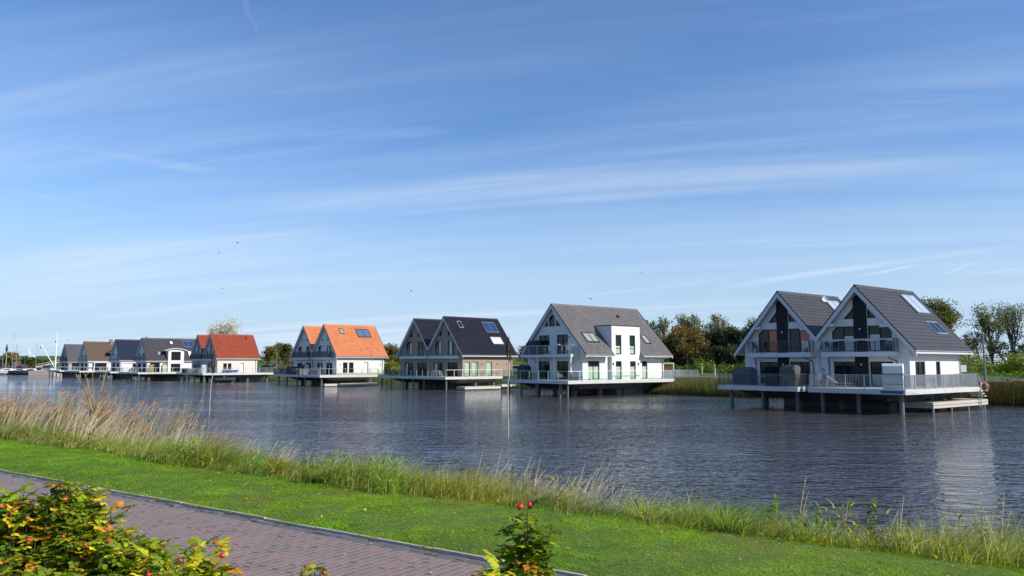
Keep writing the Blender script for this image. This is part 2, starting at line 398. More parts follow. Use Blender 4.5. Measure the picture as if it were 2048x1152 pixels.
# path (its own frame: local x = across the path, y = along it)
def frame_obj(o, origin=(0, 0, 0)):
    o.matrix_world = Matrix.Translation(origin) @ Matrix(((NN.x, T.x, 0, 0), (NN.y, T.y, 0, 0), (0, 0, 1, 0), (0, 0, 0, 1))); return o
m_ = MB(); m_.box(3.0, KERB-.24, -60, 130, 1.30, 1.40); frame_obj(tag(m_.build('path', path_mat()), kind='structure'))
# gutter course of blue-grey bricks set lengthwise, each its own height, then the concrete edging
gm = MB(); tt = -6.0
while tt < 60:
    for k in (0, 1):
        z = 1.392+random.uniform(-.010, .008); x0 = KERB-.235+k*.112
        gm.box(x0, x0+.104, tt+k*.11, tt+.212+k*.11, 1.30, z)
    tt += .222
frame_obj(tag(gm.build('gutter_course', mat('engineering_brick', (.15, .135, .13), .6, var=.35, vs=4, bump=.4, bs=18)), kind='structure'))
km = MB(); tt = -6.0
while tt < 90:
    dz = random.uniform(-.006, .008); dn = random.uniform(-.006, .006)
    km.box(KERB+dn, KERB+.042+dn, tt, tt+.985, 1.28, 1.418+dz); tt += 1.0
o = km.build('kerb', mat('kerb_concrete', (.44, .40, .33), .85, var=.4, vs=7, bump=.4, bs=20)); frame_obj(tag(o, kind='structure'))

# water
m_ = MB(); m_.add([(-1500, -300, 0), (900, -300, 0), (900, 1500, 0), (-1500, 1500, 0)], [(0, 1, 2, 3)])
tag(m_.build('water', water_mat()), kind='structure')

# far bank
FB = [(240, -120), (90, 20), (44.5, 63.5), (31, 76), (22.4, 84.6), (17, 91), (6, 106), (-8, 121), (-33, 141), (-62, 170), (-88, 192), (-112, 222), (-136, 262), (-190, 300), (-300, 330), (-700, 420)]
FB = [Vector((x, y, 0)) for x, y in FB]
def far_norm(i):
    a = FB[max(i-1, 0)]; b = FB[min(i+1, len(FB)-1)]; d = (b-a).normalized(); return Vector((d.y, -d.x, 0))   # pointing inland
far_ns = [-1.5, 0, .8, 2.6, 5.5, 6.2, 10.2, 11, 16, 26, 60, 140, 160, 185, 215, 3000]
far_zs = [-.9, -.05, .5, 1.55, 1.9, 1.95, 1.95, 1.9, 2.3, 2.2, 2.0, 2.0, 6.6, 6.8, 2.3, 2.5]
def far_pt(s, n, z):
    """s: fractional index along the bank"""
    i = int(min(max(s, 0), len(FB)-1.001)); f = s-i
    p = FB[i].lerp(FB[i+1], f); m = far_norm(i).lerp(far_norm(i+1), f).normalized(); return Vector((p.x+m.x*n, p.y+m.y*n, z))
ss = np.linspace(0, len(FB)-1, 76)
def far_strip(nsv, zsv, name, mt):
    vs = []; fs = []; w = len(nsv)
    for s in ss:
        for n, z in zip(nsv, zsv): vs.append(far_pt(s, n, z))
    for i in range(len(ss)-1):
        for j in range(w-1): fs.append((i*w+j, i*w+j+1, (i+1)*w+j+1, (i+1)*w+j))
    m = MB(); m.add(vs, fs); return tag(m.build(name, mt, smooth=True), kind='structure')
def zfar(n): return float(np.interp(n, far_ns, far_zs))
grass_far = mat('dike_grass', (.060, .100, .022), .95, var=.4, vs=.5, bump=.6, bs=4)
inl = [n for n in far_ns if n <= 60]
far_strip(inl, [zfar(n) for n in inl], 'far_bank', grass_far)
far_strip([6.2, 10.2], [1.956, 1.956], 'road', mat('asphalt', (.13, .13, .13), .9, var=.2, vs=1))
# far inland plain and the sea dike at the left
ring = [tuple(far_pt(x, 40, 1.6)) for x in np.linspace(0, len(FB)-1, 60)]
hub = (1500, 1800, 1.6)
m_ = MB(); m_.v = ring+[(-6000, 900, 1.6), (-4000, 6000, 1.6), (4000, 6000, 1.6), (5000, -1500, 1.6)]
m_.v.append(hub); m_.f = [(i, i+1, len(m_.v)-1) for i in range(len(ring)+3)]+[(len(ring)+3, 0, len(m_.v)-1)]
tag(m_.build('inland_field', grass_far), kind='structure')
DK = [(-620, 330), (-240, 330), (-165, 345), (-80, 360), (40, 372), (200, 380)]
m_ = MB()
for i, (x, y) in enumerate(DK):
    for dy, z in ((0, 1.0), (14, 6.9), (18, 7.1), (34, 1.5), (3200, 1.6)): m_.v.append((x*(1 if dy < 100 else 6), y+dy, z))
for i in range(len(DK)-1):
    for j in range(4): m_.f.append((i*5+j, (i+1)*5+j, (i+1)*5+j+1, i*5+j+1))
tag(m_.build('sea_dike', grass_far), kind='structure')
#@@PART2
# ------------------------------------------------------------------ houses on piles
def lohi(poly, a):
    zs_ = []
    n = len(poly)
    for i in range(n):
        (x0, z0), (x1, z1) = poly[i], poly[(i+1) % n]
        if abs(x1-x0) < 1e-9: continue
        if min(x0, x1)-1e-9 <= a <= max(x0, x1)+1e-9: zs_.append(z0+(z1-z0)*(a-x0)/(x1-x0))
    return (min(zs_), max(zs_)) if zs_ else None
def wall_face(mb, outline, holes, M, depth=.18):
    """a wall plane with real openings: solid columns between them, plus their reveals"""
    xs = sorted({round(p[0], 4) for p in outline} | {round(p[0], 4) for h in holes for p in h})
    for xa, xb in zip(xs[:-1], xs[1:]):
        if xb-xa < 1e-3: continue
        mid = (xa+xb)/2; e = 1e-4
        oa, ob = lohi(outline, xa+e), lohi(outline, xb-e)
        if not oa or not ob: continue
        hs = sorted([h for h in holes if min(p[0] for p in h) < mid < max(p[0] for p in h)], key=lambda h: lohi(h, mid)[0])
        la, lb = oa[0], ob[0]
        for h in hs+[None]:
            if h: ha, hb = lohi(h, xa+e), lohi(h, xb-e); ta, tb = ha[0], hb[0]
            else: ta, tb = oa[1], ob[1]
            if ta-la > 1e-3 or tb-lb > 1e-3:
                mb.add([M(xa, la, 0), M(xb, lb, 0), M(xb, tb, 0), M(xa, ta, 0)], [(0, 1, 2, 3)])
            if h: la, lb = ha[1], hb[1]
    for h in holes:
        for i in range(len(h)):
            p, q = h[i], h[(i+1) % len(h)]
            mb.add([M(*p, 0), M(*q, 0), M(*q, depth), M(*p, depth)], [(0, 1, 2, 3)])
def inset(poly, w):
    n = len(poly); area = sum(poly[i][0]*poly[(i+1) % n][1]-poly[(i+1) % n][0]*poly[i][1] for i in range(n))
    if area < 0: poly = poly[::-1]
    L = []
    for i in range(n):
        p, q = Vector(poly[i]), Vector(poly[(i+1) % n]); d = (q-p).normalized(); m = Vector((-d.y, d.x)); L.append((p+m*w, d))
    out = []
    for i in range(n):
        (p, d), (q, e) = L[i-1], L[i]
        cr = d.x*e.y-d.y*e.x; t = ((q-p).x*e.y-(q-p).y*e.x)/cr; v = p+d*t; out.append((v.x, v.y))
    return poly, out
def window(parent, poly, M, glass, name='window', fm=None, depth=.13, fw=.07, mull=(), rail=None, label=None, curtain=None):
    """frame ring + mullions standing in the reveal, pane as a sub-part"""
    outer, inner = inset(poly, fw); n = len(outer); f = MB(); d0 = depth-.05
    for i in range(n):
        a, b, c, d = outer[i], outer[(i+1) % n], inner[(i+1) % n], inner[i]
        f.add([M(*a, d0), M(*b, d0), M(*c, d0), M(*d, d0)], [(0, 1, 2, 3)])
        f.add([M(*d, d0), M(*c, d0), M(*c, depth+.02), M(*d, depth+.02)], [(0, 1, 2, 3)])
    xs = [p[0] for p in inner]; x0, x1 = min(xs), max(xs)
    for k in mull:
        xm = x0+(x1-x0)*k; lo, hi = lohi(inner, xm)
        hw = fw*.55
        vs = [M(xm-hw, lo, d0+.004), M(xm+hw, lo, d0+.004), M(xm+hw, hi, d0+.004), M(xm-hw, hi, d0+.004), M(xm-hw, lo, depth+.02), M(xm+hw, lo, depth+.02), M(xm+hw, hi, depth+.02), M(xm-hw, hi, depth+.02)]
        f.add(vs, [(0, 1, 2, 3), (0, 4, 7, 3), (1, 5, 6, 2)])
    if rail is not None:
        z0 = min(p[1] for p in inner); z1 = max(p[1] for p in inner); zm = z0+(z1-z0)*rail
        f.add([M(x0, zm-.03, d0+.006), M(x1, zm-.03, d0+.006), M(x1, zm+.03, d0+.006), M(x0, zm+.03, d0+.006)], [(0, 1, 2, 3)])
    fo = f.build(name, fm or frame_dk, parent)
    if label: fo['label'] = label
    p = MB(); p.add([M(*q, depth) for q in inner], [tuple(range(len(inner)))]); p.build('pane', glass, fo)
    if curtain:
        cm, a, b, za, zb = curtain
        c = MB(); seg = 14; xa = x0+(x1-x0)*a; xb = x0+(x1-x0)*b; z0 = min(q[1] for q in inner); z1 = max(q[1] for q in inner)
        zl = z0+(z1-z0)*za; zh = z0+(z1-z0)*zb
        for i in range(seg+1):
            x = xa+(xb-xa)*i/seg; dd = depth-.012-.006*math.sin(i*2.4); lo, hi = lohi(inner, min(max(x, x0+.002), x1-.002)); c.v += [M(x, max(zl, lo), dd), M(x, min(zh, hi), dd)]
        c.f = [(2*i, 2*i+2, 2*i+3, 2*i+1) for i in range(seg)]
        c.build('curtain', cm, fo)
    return fo

def tile_slope(mb, P, n_course, rng, tw=.30, amp=.022, step=.028, q=4, flat=False):
    """P(s,u,h): slope coordinate s 0..1 from ridge to eave; rng(s)-> list of (u0,u1)"""
    for i in range(n_course):
        s0, s1 = i/n_course, (i+1)/n_course
        for (ua, ub) in rng((s0+s1)/2):
            nt = max(1, int(round((ub-ua)/tw)))
            us = np.linspace(ua, ub, nt*q+1) if not flat else np.linspace(ua, ub, nt+1)
            b = len(mb.v); k = len(us)
            off = (i % 2)*.5 if flat else 0
            for j, u in enumerate(us):
                w = amp*(abs(math.sin(PI*j/q))*1.0) if not flat else random.uniform(-.003, .003)
                mb.v += [P(s0, u, w), P(s1, u, w+step), P(s1, u, w-.004 if not flat else -.004)]
            for j in range(k-1):
                a0 = b+3*j; a1 = b+3*(j+1)
                mb.f += [(a0, a0+1, a1+1, a1), (a0+1, a0+2, a1+2, a1+1)]

def pile_house(key, X, Y, th, hr, he, w, L, s, lab, cat='house', units=2, wr=None, wf=.5, roof=None, wall=None, holes_f=(), holes_s=(),
               flat=False, cut=None, trim=None, verge=None, tw=.30, q=4, amp=.022, thick=.30, gut=True, course=.36):
    root = empty('pile_house', (X, Y, 1.75), -R(th), lab, cat, 'gabled holiday houses standing on piles in the canal')
    k = (hr-he)/w; wr = wr or w-.75; U = [0]+([-s] if units == 2 else []); xl = U[-1]-wr; wb = L-.45
    trim = trim or white_trim; verge = verge or dark_panel
    zt = lambda x: max(hr-k*abs(x-u) for u in U)-.34       # top of the front wall (under the roof)
    # front wall with openings
    Mf = lambda a, z, d: (a, wf+d, z)
    hf = [[(p[0]+u, p[1]) for p in h['p']] for u in U for h in holes_f]
    fw_ = MB()
    for u in U:
        a0 = u-wr if u == U[-1] else u-s/2; a1 = u+wr if u == 0 else u+s/2
        out = [(a0, 0), (a1, 0), (a1, zt(a1)), (u, zt(u)), (a0, zt(a0))]
        wall_face(fw_, out, [h for h in hf if a0 < sum(p[0] for p in h)/len(h) < a1], Mf)
    fw_.build('front_wall', wall, root)
    # right wall with openings, back, left
    Ms = lambda a, z, d: (wr-d, a, z)
    sw = MB(); top = hr-k*wr-.30
    hs = [h['p'] for h in holes_s if h.get('r') is None]
    wall_face(sw, [(wf, 0), (wb, 0), (wb, top), (wf, top)], hs, Ms)
    sw.build('side_wall', wall, root)
    bw = MB()
    for u in U:
        a0 = u-wr if u == U[-1] else u-s/2; a1 = u+wr if u == 0 else u+s/2
        bw.add([(a0, wb, 0), (a1, wb, 0), (a1, wb, zt(a1)), (u, wb, zt(u)), (a0, wb, zt(a0))], [(0, 1, 2, 3, 4)])
    bw.add([(xl, wf, 0), (xl, wb, 0), (xl, wb, top), (xl, wf, top)], [(0, 1, 2, 3)])
    bw.build('rear_wall', wall, root)
    for u in U:
        for h in holes_f:
            gl = h.get('g', pane_m)
            o = window(root, [(p[0]+u, p[1]) for p in h['p']], Mf, gl, h.get('n', 'window'), h.get('fm'), mull=h.get('m', ()), rail=h.get('r'), curtain=h.get('c%d' % (0 if u == 0 else 1)))
    for h in holes_s:
        M_ = Ms if h.get('r') is None else (lambda a, z, d, rr=h['r']: (rr-d, a, z))
        window(root, h['p'], M_, h.get('g', pane_m), h.get('n', 'window'), h.get('fm'), mull=h.get('m', ()), rail=h.get('rail'))
    # roofs: tiled skin, white soffit slab, barge boards, verge
    for u in U:
        rf = MB(); nl = math.hypot(1, k)
        for sg in (1, -1):
            valley = units == 2 and ((u == 0 and sg < 0) or (u < 0 and sg > 0))
            run = s/2 if valley else w
            def P(t, y, h, run=run, sg=sg, u=u):
                x = run*t; return (u+sg*(x+h*k/nl), y, hr-k*x+h/nl)
            nc = max(3, int(run*nl/course))
            rng = (lambda t, run=run, sg=sg: ([(0, L)] if not (cut and sg > 0 and run*t > cut[2]) else [(0, cut[0]), (cut[1], L)]))
            tile_slope(rf, P, nc, rng, tw=tw, q=q, amp=amp, flat=flat)
        ro = rf.build('roof', roof, root)
        # ridge tiles
        rg = MB(); nr = int(L/.38)
        for i in range(nr):
            y0 = i*L/nr; y1 = (i+1)*L/nr+.03
            rg.prism([(u-.15, hr-.15), (u-.10, hr+.02), (u, hr+.075+.012*(i % 2)), (u+.10, hr+.02), (u+.15, hr-.15)], 'y', y0, min(y1, L+.02))
        rg.build('ridge', roof if verge is dark_panel else verge, ro)
        sl = MB()
        for sg in (1, -1):
            valley = units == 2 and ((u == 0 and sg < 0) or (u < 0 and sg > 0)); run = s/2 if valley else w
            a, b = .03, .03+thick*.7
            segs = [(0, L)] if not (cut and sg > 0) else [(0, cut[0]), (cut[1], L)]
            if cut and sg > 0:
                sl.prism([(u, hr-a), (u+sg*cut[2], hr-k*cut[2]-a), (u+sg*cut[2], hr-k*cut[2]-b), (u, hr-b)], 'y', .02, L-.02)
                for (ya, yb) in segs: sl.prism([(u+sg*cut[2], hr-k*cut[2]-a), (u+sg*run, hr-k*run-a), (u+sg*run, hr-k*run-b), (u+sg*cut[2], hr-k*cut[2]-b)], 'y', ya+.02, yb-.02)
            else:
                sl.prism([(u, hr-a), (u+sg*run, hr-k*run-a), (u+sg*run, hr-k*run-b), (u, hr-b)], 'y', .02, L-.02)
        sl.build('soffit', trim, ro)
        for y0, y1, yy0, yy1 in ((-.035, .02, -.06, .03), (L-.02, L+.035, L-.03, L+.06)):
            for sg in (1, -1):
                valley = units == 2 and ((u == 0 and sg < 0) or (u < 0 and sg > 0)); run = s/2 if valley else w
                bg = MB(); bg.prism([(u, hr-.06), (u+sg*run, hr-k*run-.06), (u+sg*run, hr-k*run-.06-thick*1.25), (u, hr-.06-thick*1.45)], 'y', y0, y1)
                bg.build('barge_board', trim, ro); vg = MB(); vg.prism([(u, hr+.045), (u+sg*run, hr-k*run+.045), (u+sg*run, hr-k*run-.055), (u, hr-.055)], 'y', yy0, yy1); vg.build('verge', verge, ro)
    # gutter and downpipes
    if gut:
        g = MB(); segs = [(0, L)] if not cut else [(0, cut[0]-.02), (cut[1]+.02, L)]
        for ya, yb in segs:
            n = 8; ring = [(w+.03+.075*math.cos(-PI*i/n), he-.02+.075*math.sin(-PI*i/n)) for i in range(n+1)]
            ring += [(p[0]*.0+(w+.03)+(p[0]-(w+.03))*.8, (he-.02)+(p[1]-(he-.02))*.8) for p in ring[::-1]]
            g.prism(ring, 'y', ya, yb)
        g.build('gutter', gutter_m, root)
        d = MB(); d.tube([(w+.03, wb-.2, he-.1), (w, wb-.25, he-.2), (wr+.12, wb-.3, he-.45), (wr+.07, wb-.3, he-.6), (wr+.07, wb-.3, .02)], .045, 7)
        d.build('downpipe', steel if trim is white_trim else steel_dk, root)
        if units == 2:
            d = MB(); v = -s/2; zv = hr-k*s/2
            d.box(v-.16, v+.16, wf-.28, wf-.04, zv-1.0, zv-.68)
            d.tube([(v, wf-.14, zv-1.0), (v, wf-.14, .6)], .045, 7); d.build('downpipe', steel, root)
    root['_k'] = k
    return root

def slope_box(mb, hr, k, u, sg, xa, xb, ya, yb, h0, h1):
    nl = math.hypot(1, k)
    P = lambda x, y, h: (u+sg*(x+h*k/nl), y, hr-k*x+h/nl)
    return mb.add([P(xa, ya, h0), P(xb, ya, h0), P(xb, yb, h0), P(xa, yb, h0), P(xa, ya, h1), P(xb, ya, h1), P(xb, yb, h1), P(xa, yb, h1)],
                  [(0, 3, 2, 1), (4, 5, 6, 7), (0, 1, 5, 4), (1, 2, 6, 5), (2, 3, 7, 6), (3, 0, 4, 7)])
def roof_light(root, name, hr, k, u, xa, xb, ya, yb, n=1, fm=None, pm=None, h=.12, fw=.07):
    f = MB(); e = .006
    slope_box(f, hr, k, u, 1, xa, xa+fw, ya, yb, .02, h); slope_box(f, hr, k, u, 1, xb-fw, xb, ya, yb, .02, h)
    for i in range(n+1):
        yy = ya+(yb-ya-fw)*i/n; slope_box(f, hr, k, u, 1, xa+fw, xb-fw, yy, yy+fw, .02, h-e)
    fo = f.build(name, fm or alu, root)
    p = MB(); slope_box(p, hr, k, u, 1, xa+fw*.5, xb-fw*.5, ya+fw*.5, yb-fw*.5, .03, h-.035); p.build('pane', pm or pane_b, fo)
def bars_rail(root, pts, z0, h=.95, mt=None, name='railing', step=.115, post=1.4, wid=.014):
    mt = mt or steel; m = MB()
    for (a, b) in zip(pts[:-1], pts[1:]):
        a = Vector((*a, 0)); b = Vector((*b, 0)); d = b-a; L = d.length; d.normalize()
        m.bar(a+Vector((0, 0, z0+h)), b+Vector((0, 0, z0+h)), .045, .03); m.bar(a+Vector((0, 0, z0+.08)), b+Vector((0, 0, z0+.08)), .03, .02)
        n = int(L/step)
        for i in range(n+1):
            p = a+d*(L*i/n); m.add([(p.x-wid/2, p.y-wid/2, z0+.09), (p.x+wid/2, p.y-wid/2, z0+.09), (p.x+wid/2, p.y+wid/2, z0+.09), (p.x-wid/2, p.y+wid/2, z0+.09),
                                    (p.x-wid/2, p.y-wid/2, z0+h-.015), (p.x+wid/2, p.y-wid/2, z0+h-.015), (p.x+wid/2, p.y+wid/2, z0+h-.015), (p.x-wid/2, p.y+wid/2, z0+h-.015)],
                                   [(0, 1, 5, 4), (1, 2, 6, 5), (2, 3, 7, 6), (3, 0, 4, 7)])
        n = max(1, int(round(L/post)))
        for i in range(n+1):
            p = a+d*(L*i/n); m.box(p.x-.025, p.x+.025, p.y-.02, p.y+.02, z0-.12, z0+h)
    return m.build(name, mt, root)
def glass_railing(root, pts, z0, h=.95, mt=None, step=1.5, name='railing', top=True):
    m = MB(); g = MB()
    for (a, b) in zip(pts[:-1], pts[1:]):
        a = Vector((*a, 0)); b = Vector((*b, 0)); d = b-a; L = d.length; d.normalize(); n = max(1, int(round(L/step)))
        if top: m.bar(a+Vector((0, 0, z0+h)), b+Vector((0, 0, z0+h)), .05, .045)
        for i in range(n+1):
            p = a+d*(L*i/n); m.box(p.x-.025, p.x+.025, p.y-.025, p.y+.025, z0-.1, z0+h-.02)
            if i < n:
                q_ = a+d*(L*(i+1)/n); g.bar(p+d*.06+Vector((0, 0, z0+h*.5)), q_-d*.06+Vector((0, 0, z0+h*.5)), .012, h*.84)
    o = m.build(name, mt or steel, root); g.build('glass_panel', glass_rail, o); return o
def platform(root, polys, piles, hull=None, fasc=None, z1=0, th=.36):
    for p in polys:
        d = MB(); d.prism(p, 'z', z1-th, z1); d.build('deck', fasc or conc, root, bevel=.02)
    for p in piles:
        x, y = p[:2]; r = p[2] if len(p) > 2 else .13
        q_ = MB(); q_.tube([(x, y, -3.2), (x, y, z1-th+.003)], r, 10); q_.build('pile', pile_steel if r < .2 else conc_dk, root, smooth=False)
    if hull:
        x0, x1, y0, y1 = hull; h = MB()
        h.add([(x0, y0, -th), (x1, y0, -th), (x1, y1, -th), (x0, y1, -th), (x0+.8, y0+1.8, -1.0), (x1-1.1, y0+2.1, -1.0), (x1-1.1, y1-.8, -1.0), (x0+.8, y1-.8, -1.0)],
              [(0, 1, 5, 4), (1, 2, 6, 5), (2, 3, 7, 6), (3, 0, 4, 7), (4, 5, 6, 7)])
        h.box(x0+1.0, x1-1.4, y0+(y1-y0)*.55, y1-.9, -2.6, -1.002)  # block added to darken the view beneath the deck
        for i in range(4):
            yy = y0+1.2+(y1-y0-2)*i/3; h.add([(x1-1.5, yy, -.98), (x1+.75, yy, -th-.01), (x1+.75, yy+.28, -th-.01), (x1-1.5, yy+.28, -.98), (x1-1.5, yy, -th-.01), (x1-1.5, yy+.28, -th-.01)], [(0, 1, 4), (3, 2, 5), (0, 1, 2, 3)])
        h.build('substructure_and_shade_block', conc_dk, root)
def lamp_dot(root, spots, mt=None):
    for (x, y, z) in spots: m = MB(); m.box(x-.05, x+.05, y-.06, y, z-.07, z+.07); m.build('wall_lamp', mt or frame_dk, root)
# ---- small furniture builders (local frame of the house they stand at)
def at_house(h, r, u, z=0):
    X, Y, th = h.location.x, h.location.y, -h.rotation_euler.z
    return Vector((X+r*math.cos(th)+u*math.sin(th), Y-r*math.sin(th)+u*math.cos(th), h.location.z+z))
def beach_chair(h, r, u, face, label, mt, hood=None, sc_=1.0, z=0):
    """roofed wicker beach chair; face = yaw relative to the house"""
    t = empty('beach_chair', at_house(h, r, u, z), h.rotation_euler.z+face, label, 'beach chair', 'roofed beach chairs on the terraces')
    t.scale = (sc_,)*3
    b = MB(); b.box(-.58, -.50, -.45, .40, 0, 1.05); b.box(.50, .58, -.45, .40, 0, 1.05); b.box(-.50, .50, .30, .40, .0, 1.0); b.box(-.50, .50, -.42, .30, 0, .42); b.build('body', mt, t, bevel=.02)
    k = MB(); pr = [(.42, .95), (.44, 1.45), (.30, 1.62), (-.30, 1.62), (-.52, 1.42), (-.52, 1.36), (-.32, 1.54), (.27, 1.55), (.36, 1.40), (.34, .95)]
    k.prism(pr, 'x', -.58, .58); k.prism([(.42, .95), (.44, 1.45), (.30, 1.60), (-.30, 1.60), (-.50, 1.40), (-.35, .95)], 'x', -.58, -.53); k.prism([(.42, .95), (.44, 1.45), (.30, 1.60), (-.30, 1.60), (-.50, 1.40), (-.35, .95)], 'x', .53, .58)
    k.build('hood', hood or mt, t)
    c = MB(); c.box(-.47, .47, -.40, .25, .42, .54); c.prism([(.15, .55), (.29, .55), (.31, 1.35), (.20, 1.35)], 'x', -.47, .47); c.build('cushion', mat('striped_cushion', (.35, .40, .48), .85), t)
    sm = MB(); sm.box(-.60, .60, .395, .43, .93, .99); sm.box(-.60, -.575, -.45, .42, .93, .99); sm.box(.575, .60, -.45, .42, .93, .99); sm.box(-.59, .59, .40, .415, .30, .34); sm.build('seam_band', steel_dk, t)
    f = MB(); f.bar((-.55, -.47, .62), (-.55, .1, .62), .05); f.bar((.55, -.47, .62), (.55, .1, .62), .05); f.build('armrest', wood_grey, t); return t
def covered(h, r, u, prof, w, label, name='covered_beach_chair', cat='beach chair', mt=None, face=0, z=0):
    t = empty(name, at_house(h, r, u, z), h.rotation_euler.z+face, label, cat)
    c = MB(); n = 9; pr = prof
    for i in range(n+1):
        x = -w/2+w*i/n; e = .93 if i in (0, n) else 1
        for (a, b) in pr: c.v.append((x+random.uniform(-.01, .01), a*e+random.uniform(-.015, .015), b*(e if b > .1 else 1)+random.uniform(-.012, .012)*(b > .1)))
    m = len(pr)
    for i in range(n):
        for j in range(m-1): c.f.append((i*m+j, i*m+j+1, (i+1)*m+j+1, (i+1)*m+j))
    c.f += [tuple(range(m)), tuple(range(n*m, n*m+m))]
    c.build('cover', mt or canvas_dk, t, smooth=False)
    s = MB(); s.tube([(-w/2-.01, pr[0][0]-.01, .35), (w/2+.01, pr[0][0]-.01, .35)], .012, 5); s.build('strap', rubber, t); return t
KORB = [(-.5, 0), (-.52, .9), (-.55, 1.35), (-.32, 1.62), (.22, 1.65), (.45, 1.4), (.45, 0)]
LOW = [(-.4, 0), (-.42, .7), (-.3, .82), (.3, .84), (.42, .7), (.4, 0)]
def garden_chair(h, r, u, face, label, mt, group, z=0):
    t = empty('garden_chair', at_house(h, r, u, z), h.rotation_euler.z+face, label, 'chair', group)
    s = MB(); s.box(-.25, .25, -.24, .22, .42, .45); s.build('seat', mt, t)
    b = MB(); b.add([(-.24, .20, .46), (.24, .20, .46), (.23, .38, .98), (-.23, .38, .98), (-.24, .23, .46), (.24, .23, .46), (.23, .41, .98), (-.23, .41, .98)], [(0,1,2,3),(4,5,6,7),(0,1,5,4),(2,3,7,6),(0,3,7,4),(1,2,6,5)]); b.build('backrest', mt, t)
    for x in (-.24, .24):
        for y, dy in ((-.22, -.03), (.2, .06)):
            l = MB(); l.bar((x, y+dy, 0), (x, y, .43), .035); l.build('leg', mt, t)
        a = MB(); a.bar((x*1.08, -.24, .66), (x*1.08, .28, .66), .045, .03); a.bar((x*1.08, -.22, .44), (x*1.08, -.22, .65), .03); a.build('armrest', mt, t)
    return t
def table(h, r, u, label, mt, w=1.6, d=.9, z=0):
    t = empty('garden_table', at_house(h, r, u, z), h.rotation_euler.z, label, 'table')
    m = MB(); m.box(-w/2, w/2, -d/2, d/2, .70, .74); m.build('tabletop', mt, t)
    for x in (-w/2+.06, w/2-.06):
        for y in (-d/2+.06, d/2-.06): l = MB(); l.box(x-.03, x+.03, y-.03, y+.03, 0, .70); l.build('leg', mt, t)
    return t
def lounger(h, r, u, face, label, mt):
    t = empty('sun_lounger', at_house(h, r, u), h.rotation_euler.z+face, label, 'sun lounger')
    f = MB(); f.bar((-.3, -.9, .32), (-.3, .9, .32), .05); f.bar((.3, -.9, .32), (.3, .9, .32), .05); f.build('frame', mt, t)
    s = MB(); s.add([(-.3, -.9, .35), (.3, -.9, .35), (.3, .25, .35), (-.3, .25, .35), (.3, .95, .85), (-.3, .95, .85)], [(0,1,2,3),(3,2,4,5)]); s.add([(-.3, -.9, .33), (.3, -.9, .33), (.3, .25, .33), (-.3, .25, .33), (.3, .96, .82), (-.3, .96, .82)], [(0,1,2,3),(3,2,4,5)]); s.build('mattress', mat('dark_textilene', (.10, .10, .11), .8), t)
    for x in (-.28, .28):
        for y in (-.75, .7): l = MB(); l.bar((x, y, 0), (x, y, .3), .04); l.build('leg', mt, t)
    return t
def jetty(h, r0, r1, u0, u1, z, label, np_=4, group='floating jetties beside the terraces'):
    t = empty('jetty', at_house(h, (r0+r1)/2, u0), h.rotation_euler.z, label, 'jetty', group); w = (r1-r0)/2; L = u1-u0
    n = int(L/.15)
    p = MB()
    for i in range(n): p.box(-w, w, i*L/n, (i+1)*L/n-.012, z-.045+random.uniform(-.003, .003), z+random.uniform(-.004, .004))
    p.build('planking', wood_grey, t)
    e = MB(); e.box(-w-.03, w+.04, -.035, -.002, z-.22, z-.05); e.box(w+.002, w+.045, -.03, L, z-.20, z-.012); e.box(w-.05, w+.04, -.03, L, z-.42, z-.235); e.box(-w, w, -.03, .05, z-.42, z-.235); e.build('edge_beam', wood_grey, t)
    for i in range(np_):
        q_ = MB(); yy = .3+(L-.6)*i/(np_-1); q_.tube([(w-.12, yy, -3), (w-.12, yy, z-.05)], .07, 8); q_.build('pile', steel, t)
    return t
def swim_ladder(h, r, u, top, bot, label, face=0):
    t = empty('swim_ladder', at_house(h, r, u), h.rotation_euler.z+face, label, 'ladder', 'swim ladders down to the water')
    f = MB()
    for y in (-.22, .22): f.tube([(-.55, y, top-.75), (-.5, y, top-.1), (-.35, y, top), (-.1, y, top), (0, y, top-.15), (0, y, bot)], .022, 6)
    f.build('handrail', alu, t); n = int((top-.9-bot)/.28); q_ = MB()
    for i in range(n): q_.box(-.03, .03, -.21, .21, bot+.1+i*.28, bot+.13+i*.28)
    q_.build('rung', alu, t); return t
def life_ring(loc, rz, label):
    t = empty('life_ring', loc, rz, label, 'life ring')
    m = MB(); n = 20; k = 8
    for i in range(n):
        a = 2*PI*i/n
        for j in range(k): b = 2*PI*j/k; rr = .31+.065*math.cos(b); m.v.append((.05*math.sin(b), rr*math.cos(a), rr*math.sin(a)))
    for i in range(n):
        for j in range(k): m.f.append((i*k+j, i*k+(j+1) % k, ((i+1) % n)*k+(j+1) % k, ((i+1) % n)*k+j))
    m.build('ring', mat('life_ring_red', (.70, .13, .06), .5), t, smooth=True)
    for a in (0, PI/2, PI, 1.5*PI):
        b = MB(); c = Vector((0, .31*math.cos(a+.6), .31*math.sin(a+.6))); b.box(-.07, .07, c.y-.06, c.y+.06, c.z-.06, c.z+.06); b.build('band', plastic_wh, t)
    return t

